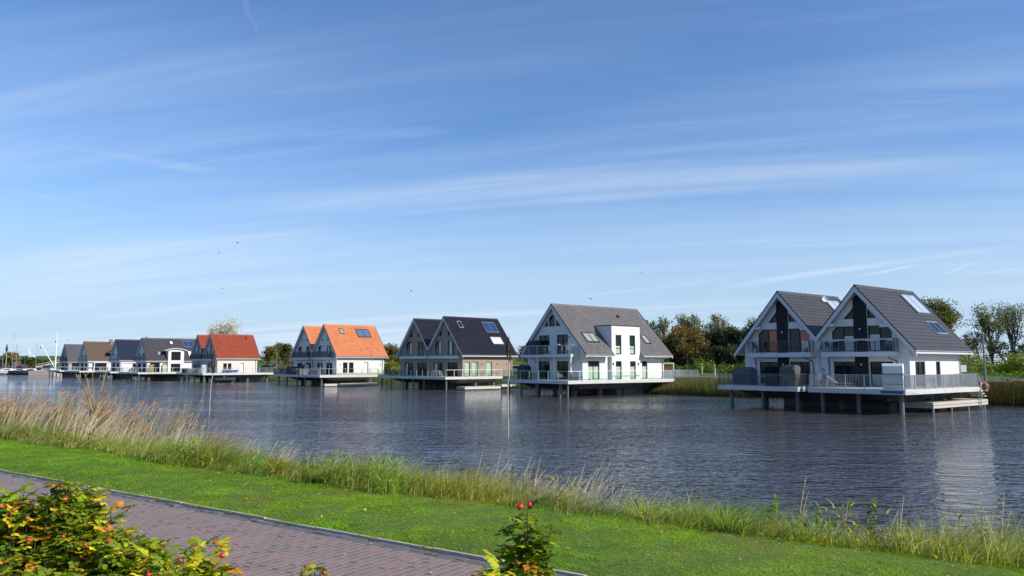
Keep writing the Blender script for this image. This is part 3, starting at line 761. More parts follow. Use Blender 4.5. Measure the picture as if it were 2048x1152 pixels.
# ================= house A: the large white pair at the right
SK = 1.146
fa = [dict(p=[(-2.3, 2.72), (-.46, 2.72), (-.46, 4.68), (-1.87, 4.68), (-2.3, 4.3)], m=(.52,), c0=(curtain_wh, .55, 1, 0, .62), c1=(curtain_or, .56, .98, .02, .98)),
      dict(p=[(.66, 2.72), (2.5, 2.72), (2.5, 4.25), (2.15, 4.68), (.66, 4.68)], m=(.5,), c0=(curtain_wh, .02, .46, 0, .66), c1=(curtain_or, .56, .98, .02, .98)),
      dict(p=[(-1.30, 5.25), (-.46, 5.25), (-.46, 6.17)]), dict(p=[(.66, 5.25), (1.40, 5.25), (.66, 6.05)]),
      dict(p=[(-2.25, .04), (-.46, .04), (-.46, 1.93), (-2.25, 1.93)], m=(.48,)),
      dict(p=[(.70, .04), (2.5, .04), (2.5, 1.93), (.70, 1.93)], m=(.52,), c0=(mat('pale_privacy_film', (.28, .31, .32), .4, coat=.5), .02, .5, 0, .48))]
sa = [dict(p=[(1.35, .05), (2.95, .05), (2.95, 1.93), (1.35, 1.93)], m=(.5,)), dict(p=[(4.75, .05), (5.5, .05), (5.5, 1.93), (4.75, 1.93)])]
A = pile_house('A', 26.61, 60.10, 51.9, 7.84, 2.75, 4.47, 9.61, 6.79, 'large white pair of gables with grey tiled roofs and slatted balconies, rightmost house', wr=3.72, wf=.5, roof=tile_grey, wall=white, holes_f=fa, holes_s=sa, thick=.32)
for u in (0, -6.79):
    p = MB(); p.add([(u-.44, .44, .02), (u+.62, .44, .02), (u+.62, .44, 6.75), (u+.1, .44, 7.35), (u-.44, .44, 6.85), (u-.44, .5, .02), (u+.62, .5, .02), (u+.62, .5, 6.75), (u+.1, .5, 7.35), (u-.44, .5, 6.85)], [(0,1,2,3,4),(0,1,6,5),(1,2,7,6),(2,3,8,7),(3,4,9,8),(4,0,5,9)]); p.build('cladding_panel', dark_panel, A)
    b = MB(); b.box(u-2.82, u+3.05, -.32, .49, 2.30, 2.66); b.build('balcony_slab', white_trim, A, bevel=.015)
    bars_rail(A, [(u-2.76, .3), (u-2.76, -.27), (u+2.99, -.27), (u+2.99, .3)], 2.66, .98, steel_dk, 'balcony_railing')
    for sg in (-1, 1):
        d = MB(); x = u+.12+sg*2.62; d.tube([(x-.35*sg, -.1, 2.28), (x-.15*sg, -.05, 2.12), (x+.05*sg, .35, 2.0), (x+.08*sg, .44, 1.8), (x+.08*sg, .44, .02)], .045, 7); d.build('downpipe', steel_dk, A)
    for sg in (-1, 1):
        pr = MB(); x = u+sg*(2.1 if sg < 0 else 2.25); pr.box(x-.45, x+.3, .02, .49, 7.84-SK*abs(x-u)-.75, 7.84-SK*abs(x-u)-.52) if (u == 0 or sg < 0) else pr.box(x-.3, x+.3, .02, .49, 7.84-SK*abs(x-u)-.75, 7.84-SK*abs(x-u)-.52); pr.build('purlin_end', white_trim, A)
lamp_dot(A, [(x, .495, 1.75) for x in (-10.0, -3.95, -2.75, 3.2)]+[(.08, .435, 4.45), (.08, .435, 1.7), (-6.71, .435, 4.4), (-6.71, .435, 1.7)], white_trim)
roof_light(A, 'solar_panel', 7.84, SK, 0, .42, 1.80, 6.35, 8.6, 2, alu, solar_bright, .16, .05)
roof_light(A, 'skylight', 7.84, SK, 0, 2.40, 3.28, 6.25, 8.15, 2, alu, pane_m, .10, .065)
roof_light(A, 'solar_panel', 7.84, SK, -6.79, .45, 1.35, 6.6, 8.6, 2, alu, solar_bright, .16, .05)
s_ = MB(); s_.lathe([(.02, 0), (.2, .025), (.30, .07)], 16); o = s_.build('satellite_dish', plastic_wh, A, smooth=True); o.location = (-5.95, 6.15, 7.45); o.rotation_euler = (R(70), 0, R(40))
s_ = MB(); s_.tube([(-6.1, 6.25, 6.9), (-6.1, 6.25, 7.5), (-5.95, 6.17, 7.5)], .03, 6); s_.build('dish_mast', steel_dk, A)
platform(A, [[(-1.51, -4.55), (5.69, -4.55), (5.69, 7.4), (-1.51, 7.4)], [(-9.73, -4.45), (-2.41, -4.45), (-2.41, 7.4), (-10.3, 7.4), (-10.3, .2), (-9.73, .2)], [(-2.40, -1.6), (-1.52, -1.6), (-1.52, 7.4), (-2.40, 7.4)]],
         [(-9.5, -2.9, .15), (-6.5, -2.9, .15), (-3.4, -2.9, .15), (-1.3, -2.9, .15), (1.5, -2.9, .15), (4.75, -3.2, .17), (-8.6, .5, .3), (-5.2, .6, .3), (-1.6, .5, .3), (2.3, .6, .3), (3.9, 3.2, .2), (3.9, 6.4, .2), (-8.6, 5, .3), (-5, 5, .3), (-1.6, 5, .3), (2.3, 5.5, .3)], hull=(-9.0, 4.6, -3.2, 6.9))
bars_rail(A, [(-1.40, -1.7), (-1.40, -4.48), (5.62, -4.48)], 0, .98, steel, 'terrace_railing')
bars_rail(A, [(5.62, -4.48), (5.62, 7.3), (4.0, 7.3)], 0, .98, steel, 'terrace_railing', step=.055)
bars_rail(A, [(-9.66, 2.5), (-9.66, -4.38), (-2.48, -4.38), (-2.48, -1.7)], 0, .98, steel_dk, 'terrace_railing')
sg_ = MB(); sg_.box(4.0, 5.52, -4.575, -4.553, -.27, -.09); sg_.build('sign_strip', mat('dark_blue_sign', (.03, .06, .22), .5), A)
sg_ = MB(); sg_.box(5.692, 5.712, -4.35, -2.9, -.27, -.09); sg_.build('sign_strip', mat('pale_blue_sign', (.45, .5, .62), .5), A)
# steps from the terrace to the jetty
st = MB()
for i in range(4): st.box(4.6-.0*i, 5.6, 7.5+i*.34, 7.84+i*.34, -.18-i*.2, -.10-i*.2)
st.build('step', conc, A)
beach_chair(A, 4.45, -3.6, R(200), 'white wicker roofed beach chair at the front corner of the right terrace', wicker_wh, plastic_wh, 1.1)
covered(A, -3.6, -3.4, KORB, 1.35, 'beach chair under a tall dark grey cover beside the gap between two terraces', mt=canvas_gr)
covered(A, -4.9, -3.7, LOW, 1.1, 'low box under a dark cover left of the covered beach chair', 'covered_box', 'storage box')
covered(A, -9.1, -1.6, [(-.7, 0), (-.68, .9), (-.35, 1.42), (.3, 1.5), (.7, 1.1), (.72, 0)], 1.6, 'bulky grey covered seat at the left end of the slatted terrace', mt=canvas_gr)
for (r_, u_, f_, l_, m_) in ((-9.0, .12, 160, 'dark chair at the left end of the upper left balcony', steel_dk), (-4.35, .12, 200, 'white chair at the right end of the upper left balcony', plastic_wh),
                             (-2.25, .12, 150, 'dark reclining chair at the left end of the right balcony', steel_dk), (2.4, .12, 210, 'dark reclining chair at the right end of the right balcony', steel_dk)):
    garden_chair(A, r_, u_, R(f_), l_, m_, 'chairs on the slatted balconies', 2.66)
garden_chair(A, -.9, -2.8, R(170), 'dark garden chair near the bicycle trainer on the terrace', steel_dk, 'chairs on the slatted terrace')
garden_chair(A, -8.0, -3.2, R(190), 'dark garden chair behind the left terrace railing', steel_dk, 'chairs on the slatted terrace')
table(A, -6.9, -2.6, 'dark garden table behind the left slatted terrace railing', steel_dk)
lounger(A, .3, -3.2, R(95), 'low dark lounger lying behind the slatted railing', steel_dk)
# bunting cloth on balcony railing
c_ = MB(); seg = 40
for i in range(seg+1):
    x = -2.7+5.6*i/seg; sag = .10+.09*abs(math.sin(i/seg*PI*3.5)); c_.v += [(x, -.30, 3.66), (x, -.31-.01*math.sin(i), 3.66-sag)]
c_.f = [(2*i, 2*i+2, 2*i+3, 2*i+1) for i in range(seg)]
c_.build('cloth_trim', mat('pale_cloth', (.45, .46, .48), .8), A)
# exercise bike
ex = empty('exercise_bike', at_house(A, -1.0, -3.9), A.rotation_euler.z+R(20), 'dark exercise bike standing behind the right terrace railing', 'exercise bike')
m_ = MB(); m_.bar((-.5, 0, .06), (.5, 0, .06), .08); m_.bar((-.35, 0, .1), (-.2, 0, .95), .06); m_.bar((.3, 0, .1), (.42, 0, 1.3), .06); m_.bar((-.25, 0, .45), (.35, 0, .45), .07); m_.build('frame', steel_dk, ex)
m_ = MB(); m_.box(-.35, -.08, -.12, .12, .95, 1.02); m_.build('saddle', rubber, ex)
m_ = MB(); m_.bar((.42, -.28, 1.32), (.42, .28, 1.32), .05); m_.bar((.42, -.26, 1.32), (.25, -.26, 1.42), .04); m_.bar((.42, .26, 1.32), (.25, .26, 1.42), .04); m_.build('handlebar', rubber, ex)
m_ = MB(); m_.tube([(.33, -.06, .38), (.33, .06, .38)], .24, 14); m_.build('flywheel', steel_dk, ex)
# grill with lid on left end
gr = empty('kettle_grill', at_house(A, -9.75, 1.2), A.rotation_euler.z, 'black kettle grill at the far left corner of the terrace', 'grill')
m_ = MB(); m_.lathe([(.02, 1.32), (.2, 1.28), (.3, 1.1), (.3, 1.02), (.2, .82), (.02, .76)], 14); m_.build('bowl', rubber, gr, smooth=True)
for a in range(3):
    m_ = MB(); m_.bar((.32*math.cos(a*2.09), .32*math.sin(a*2.09), 0), (.15*math.cos(a*2.09), .15*math.sin(a*2.09), .85), .03); m_.build('leg', steel_dk, gr)
# metal bench with round ends on the right terrace
bn = empty('metal_bench', at_house(A, 4.9, 1.2), A.rotation_euler.z+R(90), 'white wire garden bench with arched back beside the wall', 'bench')
m_ = MB(); m_.box(-.65, .65, -.22, .22, .42, .45); m_.build('seat', alu, bn)
m_ = MB(); m_.tube([(-.65, .22, .1), (-.65, .22, .6), (-.45, .24, .82), (0, .26, .95), (.45, .24, .82), (.65, .22, .6), (.65, .22, .1)], .022, 6)
for i in range(9): x = -.56+.14*i; m_.bar((x, .24, .45), (x, .25, .62+.3*math.cos(x*1.6)**2), .014)
m_.build('backrest', alu, bn)
for x in (-.6, .6): m_ = MB(); m_.bar((x, -.2, 0), (x, -.2, .62), .03); m_.bar((x, -.2, .62), (x, .22, .62), .03); m_.build('leg', alu, bn)
JA = jetty(A, 3.2, 5.25, .4, 9.9, -1.02, 'long weathered wooden jetty beside the rightmost white house', 4)
swim_ladder(A, 5.35, 8.3, .75, -1.9, 'tall aluminium ladder at the right end of the long jetty')
life_ring(at_house(A, 5.5, 8.75, -.05), A.rotation_euler.z+R(-50), 'orange and white life ring hanging beside the ladder')
pl = empty('life_ring_post', at_house(A, 5.2, 9.0, -1.0), A.rotation_euler.z, 'grey steel post carrying the life ring', 'post'); m_ = MB(); m_.box(-.04, .04, -.04, .04, -.9, 1.4); m_.build('post', steel, pl); m_ = MB(); m_.box(-.06, .3, -.05, .05, 1.3, 1.36); m_.build('bracket', steel, pl)
def lamp_post(loc, h, label, rz=0, name='lamp_post'):
    t = empty(name, loc, rz, label, 'lamp post', 'lamp posts behind the houses')
    m = MB(); m.tube([(0, 0, 0), (0, 0, h*.35), (0, 0, h)], [.11, .09, .07], 8); m.build('pole', mat('grey_green_steel', (.17, .22, .21), .5, .2), t)
    m = MB(); m.prism([(-.42, h-.03), (.05, h-.03), (.05, h+.06), (-.30, h+.07)], 'y', -.10, .10); m.build('lamp_head', steel, t); return t
def at_px(x, D, z=0): return Vector(((x-1024)/FPX*D, D, z))
lamp_post(at_px(1964.5, 66, 1.2), 5.9+.2-1.2, 'grey green lamp post rising behind the ladder and jetty')

# ================= house B: single wide gable with wall dormer
KB = (8.48-2.75)/5.55
fb = [dict(p=[(-2.55, 2.86), (-.75, 2.86), (-.75, 5.0), (-2.55, 5.0)], m=(.5,)), dict(p=[(.48, 2.86), (2.3, 2.86), (2.3, 5.0), (.48, 5.0)], m=(.5,), c0=(curtain_or, .7, .95, .05, .6)),
      dict(p=[(-1.70, 5.98), (1.16, 5.98), (-.25, 7.42)] and [(-1.72, 5.98), (-1.0, 5.98), (-1.0, 6.75)]), dict(p=[(-.86, 5.98), (.20, 5.98), (.20, 6.95), (-.28, 7.42), (-.86, 6.90)]), dict(p=[(.34, 5.98), (1.16, 5.98), (.34, 6.80)]),
      dict(p=[(-2.6, .04), (-.74, .04), (-.74, 2.06), (-2.6, 2.06)], m=(.5,)), dict(p=[(.45, .04), (2.35, .04), (2.35, 2.06), (.45, 2.06)], m=(.5,))]
sb = [dict(p=[(1.25, .04), (3.0, .04), (3.0, 2.05), (1.25, 2.05)], m=(.5,), g=pane_m, rail=None), dict(p=[(10.0, .04), (10.95, .04), (10.95, 2.05), (10.0, 2.05)]),
      dict(p=[(5.15, 2.80), (6.08, 2.80), (6.08, 4.98), (5.15, 4.98)], r=5.0, rail=.30), dict(p=[(7.45, 2.80), (8.38, 2.80), (8.38, 4.98), (7.45, 4.98)], r=5.0, rail=.30),
      dict(p=[(5.15, .04), (6.08, .04), (6.08, 2.05), (5.15, 2.05)], r=5.0), dict(p=[(7.48, .04), (8.42, .04), (8.42, 2.05), (7.48, 2.05)], r=5.0)]
B = pile_house('B', 4.42, 87.54, 50.7, 8.48, 2.75, 5.55, 14.34, 6, 'wide white gabled house with a wall dormer and glass terrace railing', units=1, wr=4.55, wf=.4, roof=tile_flat, wall=white,
               holes_f=fb, holes_s=sb, flat=True, cut=(4.42, 9.28, 4.55), course=.30, verge=dark_panel, thick=.26)
# bay with real openings
by = MB(); Mb = lambda a, z, d: (5.0-d, a, z)
wall_face(by, [(4.52, 0), (9.2, 0), (9.2, 6.0), (4.52, 6.0)], [h['p'] for h in sb if h.get('r')], Mb)
zr = lambda x: 8.48-KB*x
by.add([(5.0, 4.52, 0), (4.5, 4.52, 0), (2.3, 4.52, zr(2.3)-.2), (2.2, 4.52, 6.0), (5.0, 4.52, 6.0)], [(0, 1, 2, 3, 4)]); by.add([(5.0, 9.2, 0), (4.5, 9.2, 0), (2.3, 9.2, zr(2.3)-.2), (2.2, 9.2, 6.0), (5.0, 9.2, 6.0)], [(0, 1, 2, 3, 4)])
bay = by.build('dormer_wall', white, B)
cp = MB(); cp.box(2.05, 5.06, 4.46, 9.26, 6.0, 6.09); cp.build('dormer_roof', frame_dk, bay)
# privacy film on the lower panes
for (ua, ub, z0, z1, rr) in ((5.24, 5.98, 2.92, 3.75, 5.0), (7.55, 8.28, 2.92, 3.75, 5.0), (5.24, 5.98, .14, 1.45, 5.0), (7.57, 8.33, .14, 1.45, 5.0), (10.08, 10.86, .14, 1.45, 4.55), (1.34, 2.06, .14, 1.45, 4.55), (2.2, 2.9, .14, 1.45, 4.55)):
    m_ = MB(); x = rr-.123; m_.add([(x, ua, z0), (x, ub, z0), (x, ub, z1), (x, ua, z1)], [(0, 1, 2, 3)]); m_.build('privacy_film', mat('pale_green_film', (.40, .50, .40), .35, coat=.6), B)
roof_light(B, 'skylight', 8.48, KB, 0, 3.20, 4.25, 1.50, 3.38, 2, frame_dk, pane_b, .11, .08)
roof_light(B, 'skylight', 8.48, KB, 0, 3.25, 4.27, 11.1, 12.0, 1, frame_dk, pane_b, .11, .08)
m_ = MB(); slope_box(m_, 8.48, KB, 0, 1, .98, 1.22, 9.55, 9.85, .02, .16); m_.build('roof_vent', frame_dk, B)
m_ = MB(); m_.box(-1.5, 4.10, -.92, .39, 2.46, 2.80); m_.build('balcony_slab', white_trim, B, bevel=.015)
m_ = MB(); m_.box(-4.2, -1.52, -.92, .39, 2.46, 2.78); m_.build('balcony_slab', white_trim, B, bevel=.015)
glass_railing(B, [(-4.15, .35), (-4.15, -.88), (4.05, -.88), (4.05, .35)], 2.80, .98, steel, 1.35, 'balcony_railing')
for x in (-4.1, -1.46, 1.38, 4.0): m_ = MB(); m_.box(x-.07, x+.07, -.90, -.76, 0, 2.46 if x != 1.38 else 3.95); m_.build('balcony_post', white_trim, B)
m_ = MB(); m_.box(1.3, 2.3, -.9, -.76, 3.78, 3.92); m_.build('awning_arm', white_trim, B)
lamp_dot(B, [(-3.1, .395, 1.9), (3.2, .395, 1.9), (2.55, .395, 4.7)])
for (y, z) in ((4.72, 1.75), (8.85, 1.75)): m_ = MB(); m_.box(5.0, 5.08, y-.06, y+.06, z-.12, z+.12); m_.build('wall_lamp', frame_dk, B)
platform(B, [[(-5.1, -3), (5.86, -3), (5.86, 14.2), (-5.1, 14.2)], [(1.8, 14.21), (4.2, 14.21), (4.2, 21), (1.8, 21)]],
         [(-4.6, -2.4), (-2.5, -2.3), (-1.2, -1.2), (.3, -2.3), (2.9, -1.2), (4.1, -2.5), (5.5, -2.7, .1), (-3.4, 1, .28), (-.5, 1, .28), (2.6, 1, .28), (3.6, 4, .25), (3.6, 8, .25), (3.6, 12, .28), (-3.4, 6, .28), (0, 6, .28)], hull=(-4.5, 4.9, -1.4, 13.6))
glass_railing(B, [(-5.04, 1), (-5.04, -2.93), (5.8, -2.93)], 0, .98, steel, 1.5, 'terrace_railing', top=True)
glass_railing(B, [(5.8, -2.93), (5.8, 12.2)], 0, .98, plastic_wh, 1.6, 'terrace_railing')
bars_rail(B, [(5.8, 12.2), (5.8, 14.1), (4.26, 14.1), (4.26, 20.8)], 0, .98, steel, 'gangway_railing', step=.07); bars_rail(B, [(1.86, 14.3), (1.86, 20.8)], 0, .98, steel, 'gangway_railing', step=.07)
covered(B, -2.7, -.25, KORB, 1.5, 'beach chair under a dark cover on the upper glass balcony', z=2.8)
covered(B, -2.9, -1.5, KORB, 1.4, 'beach chair under a black cover below the glass balcony')
lounger(B, 3.6, -1.9, R(60), 'sun lounger with raised back at the terrace corner below the awning arm', steel_dk)
lounger(B, 4.9, -.9, R(75), 'dark sun lounger close to the corner of the wide gabled house', steel_dk)
for (r_, f_, l_) in ((-.6, 180, 'dark chair at the middle of the glass balcony'), (.4, 200, 'pale chair next to the middle chair on the glass balcony'), (3.3, 190, 'white cloth covered chair at the right end of the glass balcony')):
    garden_chair(B, r_, -.35, R(f_), l_, steel_dk if 'dark' in l_ else plastic_wh, 'chairs on the glass balcony', 2.8)
garden_chair(B, -1.2, -1.9, R(190), 'green wooden chair in front of the ground floor windows', mat('green_paint', (.10, .14, .06), .6), 'chairs on the glass terrace')

# ================= house C: brown brick pair, black glazed tiles
fc = [dict(p=[(-2.55, 3.1), (-.92, 3.1), (-.92, 5.2), (-2.1, 5.2), (-2.55, 4.7)], m=(.5,), c0=(curtain_wh, .5, .85, 0, 1), c1=(curtain_wh, .55, .85, 0, .95)), dict(p=[(.6, 3.1), (2.3, 3.1), (2.3, 4.75), (1.9, 5.2), (.6, 5.2)], m=(.5,), c0=(curtain_wh, .08, .45, 0, 1)),
      dict(p=[(-1.75, 5.98), (-.95, 5.98), (-.95, 6.9)]), dict(p=[(.5, 5.98), (1.3, 5.98), (.5, 6.9)]),
      dict(p=[(-2.9, .05), (-.6, .05), (-.6, 2.05), (-2.9, 2.05)], m=(.33, .66), c0=(curtain_wh, .05, .4, 0, .95), c1=(curtain_wh, .05, .3, 0, .9)), dict(p=[(.5, .05), (2.9, .05), (2.9, 2.05), (.5, 2.05)], m=(.5,))]
sc1 = [dict(p=[(.85, .05), (1.85, .05), (1.85, 2.12), (.85, 2.12)], g=mat('pale_green_film', (.40, .50, .40), .35)), dict(p=[(2.2, .05), (3.4, .05), (3.4, 2.12), (2.2, 2.12)], g=MATS['pale_green_film'], m=(.75,)), dict(p=[(5.0, .05), (6.0, .05), (6.0, 2.12), (5.0, 2.12)], g=MATS['pale_green_film'])]
C = pile_house('C', -10.11, 114.19, 47.4, 8.77, 3.09, 4.65, 10.6, 7.47, 'brown brick pair of gables with black glazed tile roofs and two solar panels', wr=4.0, wf=.45, roof=tile_black, wall=brick_tan, holes_f=fc, holes_s=sc1, amp=.035, thick=.28)
C.scale = (.96,)*3; C.location = (-9.7, 109.6, 1.75)
KC = (8.77-3.09)/4.65
for u in (0, -7.47):
    m_ = MB(); m_.box(u-3.55, u+3.5, -.05, .44, 2.58, 3.0); m_.build('balcony_slab', white_trim, C, bevel=.02)
    glass_railing(C, [(u-3.45, .35), (u-3.45, 0), (u+3.42, 0), (u+3.42, .35)], 3.0, .98, steel_dk, 1.2, 'balcony_railing', top=False)
roof_light(C, 'skylight', 8.77, KC, 0, .55, 1.40, 1.95, 2.75, 1, alu, pane_m, .12, .09)
roof_light(C, 'solar_panel', 8.77, KC, 0, .53, 1.85, 6.8, 9.3, 2, alu, solar_m, .14, .05)
roof_light(C, 'skylight', 8.77, KC, 0, 2.43, 3.32, 6.9, 9.0, 2, mat('lead_flashing', (.35, .35, .36), .6), mat('closed_roller_blind', (.62, .62, .60), .6), .12, .08)
for y in (4.1, 7.1, 8.9): m_ = MB(); m_.box(4.0, 4.08, y-.06, y+.06, 1.7, 1.85); m_.build('wall_lamp', frame_dk, C)
platform(C, [[(-3.6, -3.2), (4.75, -3.2), (4.75, 7.5), (-3.6, 7.5)], [(-12.6, -3.1), (-3.75, -3.1), (-3.75, 7.5), (-12.6, 7.5)]], [(-12, -2.6), (-9.4, -2.6), (-6.3, -2.6), (-3.9, -2.5), (-1, -2.6), (4.3, -2.7), (-10.5, 1, .28), (-7, 1, .28), (-3, 1, .28), (1, 1, .28), (3.8, 3, .2), (3.8, 6.5, .2)], hull=(-11, 4.2, -1.8, 7))
glass_railing(C, [(-12.5, 3), (-12.5, -3.0), (-3.8, -3.0)], 0, .98, steel, 1.4, 'terrace_railing', top=False); glass_railing(C, [(-3.55, -3.1), (4.68, -3.1)], 0, .98, steel, 1.4, 'terrace_railing', top=False); glass_railing(C, [(4.68, -3.1), (4.68, 7.4)], 0, .98, plastic_wh, 1.5, 'terrace_railing')
ch = [(-10.9, 'leftmost'), (-9.9, 'second from the left'), (-8.9, 'third from the left')]
for r_, w_ in ch: garden_chair(C, r_, -1.9, R(180), 'dark wicker chair, %s of the three on the brown house terrace' % w_, canvas_dk, 'dark chairs on the brown house terrace')
table(C, -6.6, -1.6, 'long dark table behind the glass railing of the brown house', canvas_dk, 2.2); table(C, .8, -1.7, 'low white table in front of the brown house right gable', plastic_wh, 1.3)
lounger(C, 2.4, -2.0, R(80), 'grey sun lounger behind the glass railing of the brown house', steel)
def raft(h, r0, r1, u0, u1, z, label):
    t = empty('floating_raft', at_house(h, (r0+r1)/2, (u0+u1)/2, 0), h.rotation_euler.z, label, 'raft', 'white floating rafts under the terraces'); w = (r1-r0)/2; l = (u1-u0)/2
    m = MB(); m.prism([(-w, z-.32), (-w+.08, z-.02), (w-.08, z-.02), (w, z-.12), (w, z-.32)], 'y', -l, l); m.build('float', mat('raft_grey', (.50, .50, .48), .7, var=.2, vs=3), t, bevel=.03); m = MB(); m.box(-w+.05, w-.05, -l+.05, l-.05, z, z+.05); m.build('planking', wood_grey, t); return t
raft(C, 3.4, 5.3, -.3, 6.2, -1.38, 'long white raft floating beneath the brown brick house'); raft(C, 3.0, 4.6, 7.0, 11.0, -1.2, 'shorter white raft beyond the long raft')

# ================= house D: orange roofs
fd = [dict(p=[(-2.3, 2.75), (-.85, 2.75), (-.85, 4.55), (-1.95, 4.55), (-2.3, 4.2)], m=(.5,), c0=(curtain_wh, .5, .95, 0, 1)), dict(p=[(.6, 2.75), (2.1, 2.75), (2.1, 4.2), (1.8, 4.55), (.6, 4.55)], m=(.5,), c0=(curtain_wh, .05, .5, 0, 1)),
      dict(p=[(-1.35, 5.3), (-.7, 5.3), (-.7, 6.1)], fm=white_trim), dict(p=[(.55, 5.3), (1.2, 5.3), (.55, 6.1)], fm=white_trim),
      dict(p=[(-2.5, .05), (-.7, .05), (-.7, 1.85), (-2.5, 1.85)], m=(.33, .66), c0=(curtain_wh, .35, .6, 0, .95)), dict(p=[(.5, .05), (2.5, .05), (2.5, 1.85), (.5, 1.85)], m=(.5,))]
sd_ = [dict(p=[(1.45, .05), (2.25, .05), (2.25, 1.92), (1.45, 1.92)]), dict(p=[(2.5, .05), (3.3, .05), (3.3, 1.92), (2.5, 1.92)]), dict(p=[(5.1, .15), (5.95, .15), (5.95, 1.92), (5.1, 1.92)], g=plastic_wh, n='door')]
D = pile_house('D', -29.75, 122.56, 48.5, 7.88, 2.82, 4.36, 9.29, 6.95, 'white pair of gables with bright orange tile roofs', wr=3.82, wf=.35, roof=tile_orange, wall=white, holes_f=fd, holes_s=sd_, amp=.04, thick=.24)
D.scale = (1.035,)*3; D.location = (-30.8, 126.9, 1.75)
KD = (7.88-2.82)/4.36
for u in (0, -6.95):
    m_ = MB(); m_.box(u-2.9, u+3.0, -.45, .34, 2.36, 2.66); m_.build('balcony_slab', white_trim, D, bevel=.02)
    bars_rail(D, [(u-2.85, .3), (u-2.85, -.4), (u+2.95, -.4), (u+2.95, .3)], 2.66, .98, steel_dk, 'balcony_railing', step=.10, wid=.03)
    for x in (-2.7, 2.8): m_ = MB(); m_.tube([(u+x, -.35, 2.36), (u+x, -.30, 0)], .06, 6); m_.build('balcony_post', steel_dk, D)
roof_light(D, 'skylight', 7.88, KD, 0, .53, 1.30, 2.35, 3.05, 1, frame_dk, pane_b, .12, .07); roof_light(D, 'solar_panel', 7.88, KD, 0, .55, 1.70, 5.3, 7.7, 2, frame_dk, mat('solar_glass_mid', (.10, .15, .23), .12, var=.2, vs=2, spec=.7), .14, .05)  # solar pane colour carries some of the sky reflection
for y in (.95, 8.2): m_ = MB(); m_.box(3.82, 3.90, y-.06, y+.06, 1.5, 1.65); m_.build('wall_lamp', frame_dk, D)
m_ = MB(); m_.box(3.825, 3.85, .4, 8.7, .02, .32); m_.build('plinth', mat('stone_plinth', (.45, .38, .30), .9, var=.35, vs=6), D)
platform(D, [[(-2.5, -3.3), (5.43, -3.3), (5.43, 6.8), (-2.5, 6.8)], [(-10.47, -3.25), (-2.64, -3.25), (-2.64, 6.8), (-10.47, 6.8)]], [(-9.6, -2.7), (-6.6, -2.7), (-3.2, -2.6), (-.4, -2.7), (4.9, -2.7, .12), (-8.6, 1, .28), (-5, 1, .28), (-1.5, 1, .28), (2, 1, .28), (3.6, 5.5, .25)], hull=(-9, 4.6, -1.8, 6.5))
bars_rail(D, [(-10.4, 2), (-10.4, -3.2), (-2.7, -3.2)], 0, .98, steel_dk, 'terrace_railing'); bars_rail(D, [(-2.4, -3.2), (5.36, -3.2)], 0, .98, steel, 'terrace_railing'); glass_railing(D, [(5.36, -3.2), (5.36, 6.7)], 0, .98, steel, 1.5, 'terrace_railing', top=True)
covered(D, -1.2, -2.4, KORB, 1.4, 'beach chair under a dark cover in front of the orange roofed house'); covered(D, -5.9, -2.4, [(-.6, 0), (-.6, .95), (-.3, 1.3), (.3, 1.3), (.6, .95), (.6, 0)], 2.6, 'wide dark covered lounge set on the orange roofed house terrace', 'covered_lounge_set', 'garden furniture')
covered(D, -3.6, -2.6, LOW, 1.6, 'low dark covered seat next to the wide lounge set', 'covered_box', 'storage box')
wp = empty('windbreak', at_house(D, 4.0, -3.05), D.rotation_euler.z, 'sloping grey windbreak panel in front of the orange roofed house', 'windbreak'); m_ = MB(); m_.prism([(-2.4, .02), (1.2, .02), (1.2, 1.2), (-1.2, 1.2)], 'y', -.02, .02); m_.build('panel', mat('grey_mesh_fabric', (.42, .43, .43), .8), wp)
for x in (-1.25, 0, 1.22): m_ = MB(); m_.box(x-.02, x+.02, .02, .06, 0, 1.22); m_.build('post', steel, wp)
ob = empty('orange_buoy', at_house(D, -10.0, -1.2, .95), 0, 'orange buoy hanging at the left end of the orange roofed house', 'buoy'); m_ = MB(); m_.lathe([(.01, 0), (.2, .1), (.26, .3), (.18, .52), (.05, .62), (.05, .68)], 10); m_.build('float', orange_m, ob, smooth=True); m_ = MB(); m_.bar((0, 0, .66), (0, 0, 1.0), .02); m_.build('rope', rubber, ob)
raft(D, 4.0, 5.6, 0.2, 7.0, -1.35, 'white raft floating beneath the orange roofed house'); raft(D, 3.4, 5.0, -2.2, 0.0, -1.4, 'short white raft in front of the long white raft')
swim_ladder(D, 5.6, 5.6, .9, -1.6, 'sloping aluminium ladder at the right of the orange roofed house')

# ================= house E: red roofs
fe = [dict(p=[(-2.0, 2.8), (-1.2, 2.8), (-1.2, 4.3), (-2.0, 4.3)]), dict(p=[(1.0, 2.8), (1.9, 2.8), (1.9, 4.3), (1.0, 4.3)], c0=(curtain_wh, .2, .9, 0, 1)), dict(p=[(-2.3, .05), (-.6, .05), (-.6, 1.85), (-2.3, 1.85)], m=(.5,), c0=(curtain_wh, .1, .45, 0, 1)), dict(p=[(.6, .05), (2.4, .05), (2.4, 1.85), (.6, 1.85)], m=(.5,), c1=(curtain_wh, .1, .45, 0, 1))]
se = [dict(p=[(1.5, .05), (2.2, .05), (2.2, 1.86), (1.5, 1.86)]), dict(p=[(2.4, .05), (3.1, .05), (3.1, 1.86), (2.4, 1.86)]), dict(p=[(4.85, .05), (5.6, .05), (5.6, 1.86), (4.85, 1.86)], g=plastic_wh, n='door')]
E = pile_house('E', -58.94, 151.65, 47.2, 7.51, 2.85, 3.79, 8.76, 6.27, 'cream pair of gables with brick red tile roofs', wr=3.35, wf=.35, roof=tile_red, wall=brick_cream, holes_f=fe, holes_s=se, amp=.04, q=3, thick=.24)
